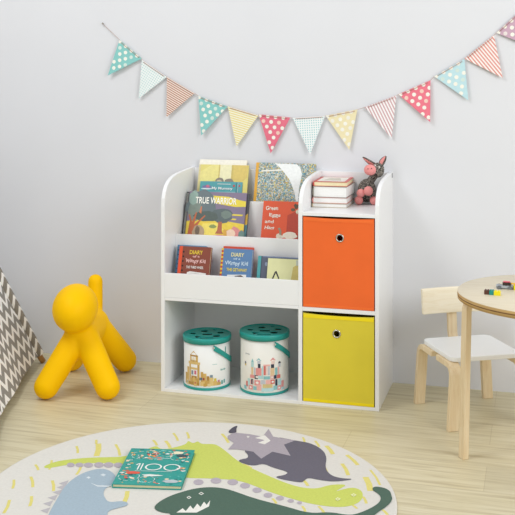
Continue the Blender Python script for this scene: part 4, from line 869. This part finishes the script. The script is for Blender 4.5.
# ---------------------------------------------------------------- table
TB = (1.455, -0.692, 0); TH = 0.537
tb = thing('round_table', 'round birch plywood child\'s table with bentwood legs at the right edge', 'table', TB)
TOP = grain_mat('table_top', ('D6C8AA', 'DFD3B8', 'E5DAC3'), (1.2, 12, 12), 5, 0.4)
mb = MB(); mb.lathe([(0, TH), (.298, TH), (.300, TH-.002)], TOP, seg=96); mb.lathe([(.300, TH-.002), (.300, TH-.0215), (.298, TH-.023), (0, TH-.023)], PLY, seg=96)
bmesh.ops.remove_doubles(mb.bm, verts=mb.bm.verts[:], dist=1e-5); mb.build('table_top', tb)
mb = MB(); mb.lathe([(.3000, TH-.0135), (.3007, TH-.0130), (.3007, TH-.0105), (.3000, TH-.0100)], mat('7E5A32', 0.7, 0.3, 30), seg=96); mb.build('ply_layer', tb, 'dark middle layer of the plywood edge')
base_a = math.atan2(-.715+.692, 1.181-1.455)
for k in range(4):
    a = base_a+k*PI/2; path = [(.006, 0.0), (-.006, TH-.070)]+[(-.006-.035*(1-math.cos(f)), TH-.070+.036*math.sin(f)) for f in [PI/2*i/8 for i in range(1, 9)]]+[(-.12, TH-.034)]
    mb = MB(); mb.prism(ribbon(path, .021), 'y', -.0135, .0135, BIRCH, 0.002)
    o = mb.build('leg', tb); o.location = (.276*math.cos(a), .276*math.sin(a), 0); o.rotation_euler = (0, 0, a+0.62)

# ---------------------------------------------------------------- toy bricks on the table
def brick(mb, lo, hi, c, studs=(2, 2), M=None):
    m = mat(c, 0.3, 0.02, 40); mb.box(lo, hi, m, 0.0008, M)
    for i in range(studs[0]):
        for j in range(studs[1]):
            x = lo[0]+(hi[0]-lo[0])*(i+.5)/studs[0]; y = lo[1]+(hi[1]-lo[1])*(j+.5)/studs[1]
            b = bmesh.new(); bmesh.ops.create_cone(b, cap_ends=True, segments=12, radius1=.0024, radius2=.0024, depth=.0018)
            mb._merge(b, m, (M or Matrix()) @ Matrix.Translation((x, y, hi[2]+.0009)))
tf = thing('toy_brick_row', 'little row of brown, teal and yellow toy bricks nearest the table edge', 'toy', (1.262, -.764, TH), (0, 0, -.06))
mb = MB(); brick(mb, (-.020, -.006, 0), (-.004, .010, .013), '5A3426'); mb.build('brick', tf, 'brown brick')
mb = MB(); brick(mb, (-.004, -.008, 0), (.010, .012, .013), '179089'); mb.build('brick', tf, 'teal brick')
mb = MB(); brick(mb, (.010, -.011, 0), (.030, .007, .013), 'F0DE12'); mb.build('brick', tf, 'yellow brick')
tv = thing('toy_brick_car', 'small grey and black toy brick car with red and yellow bits, behind the brick row', 'toy', (1.304, -.662, TH), (0, 0, .05))
mb = MB(); brick(mb, (-.030, -.012, .003), (.022, .012, .011), 'A9AEB2', (5, 2)); mb.build('chassis', tv, 'grey base')
mb = MB(); brick(mb, (-.010, -.010, .0125), (.016, .010, .020), '34261F', (2, 2)); mb.build('cabin', tv, 'dark brown block')
mb = MB(); mb.box((-.008, -.008, .0212), (.014, .008, .0232), mat('D9455C', 0.3), 0.0006); mb.build('roof', tv, 'red plate')
mb = MB(); mb.box((.016, -.004, .015), (.030, .004, .019), mat('F0B414', 0.3), 0.0006); mb.build('spout', tv, 'yellow bar')
for x in (-.02, .014):
    for s in (-1, 1):
        mb = MB(); b = bmesh.new(); bmesh.ops.create_cone(b, cap_ends=True, segments=16, radius1=.006, radius2=.006, depth=.004)
        mb._merge(b, mat('6E7276', 0.5), Matrix.Translation((x, s*.0142, .006)) @ Matrix.Rotation(PI/2, 4, 'X')); mb.build('wheel', tv)
ty = thing('toy_brick', 'single yellow toy brick at the right edge of the view on the table', 'toy', (1.340, -.668, TH), (0, 0, .2))
mb = MB(); brick(mb, (-.012, -.010, 0), (.020, .010, .013), 'F0DE12', (3, 2)); mb.build('brick', ty)
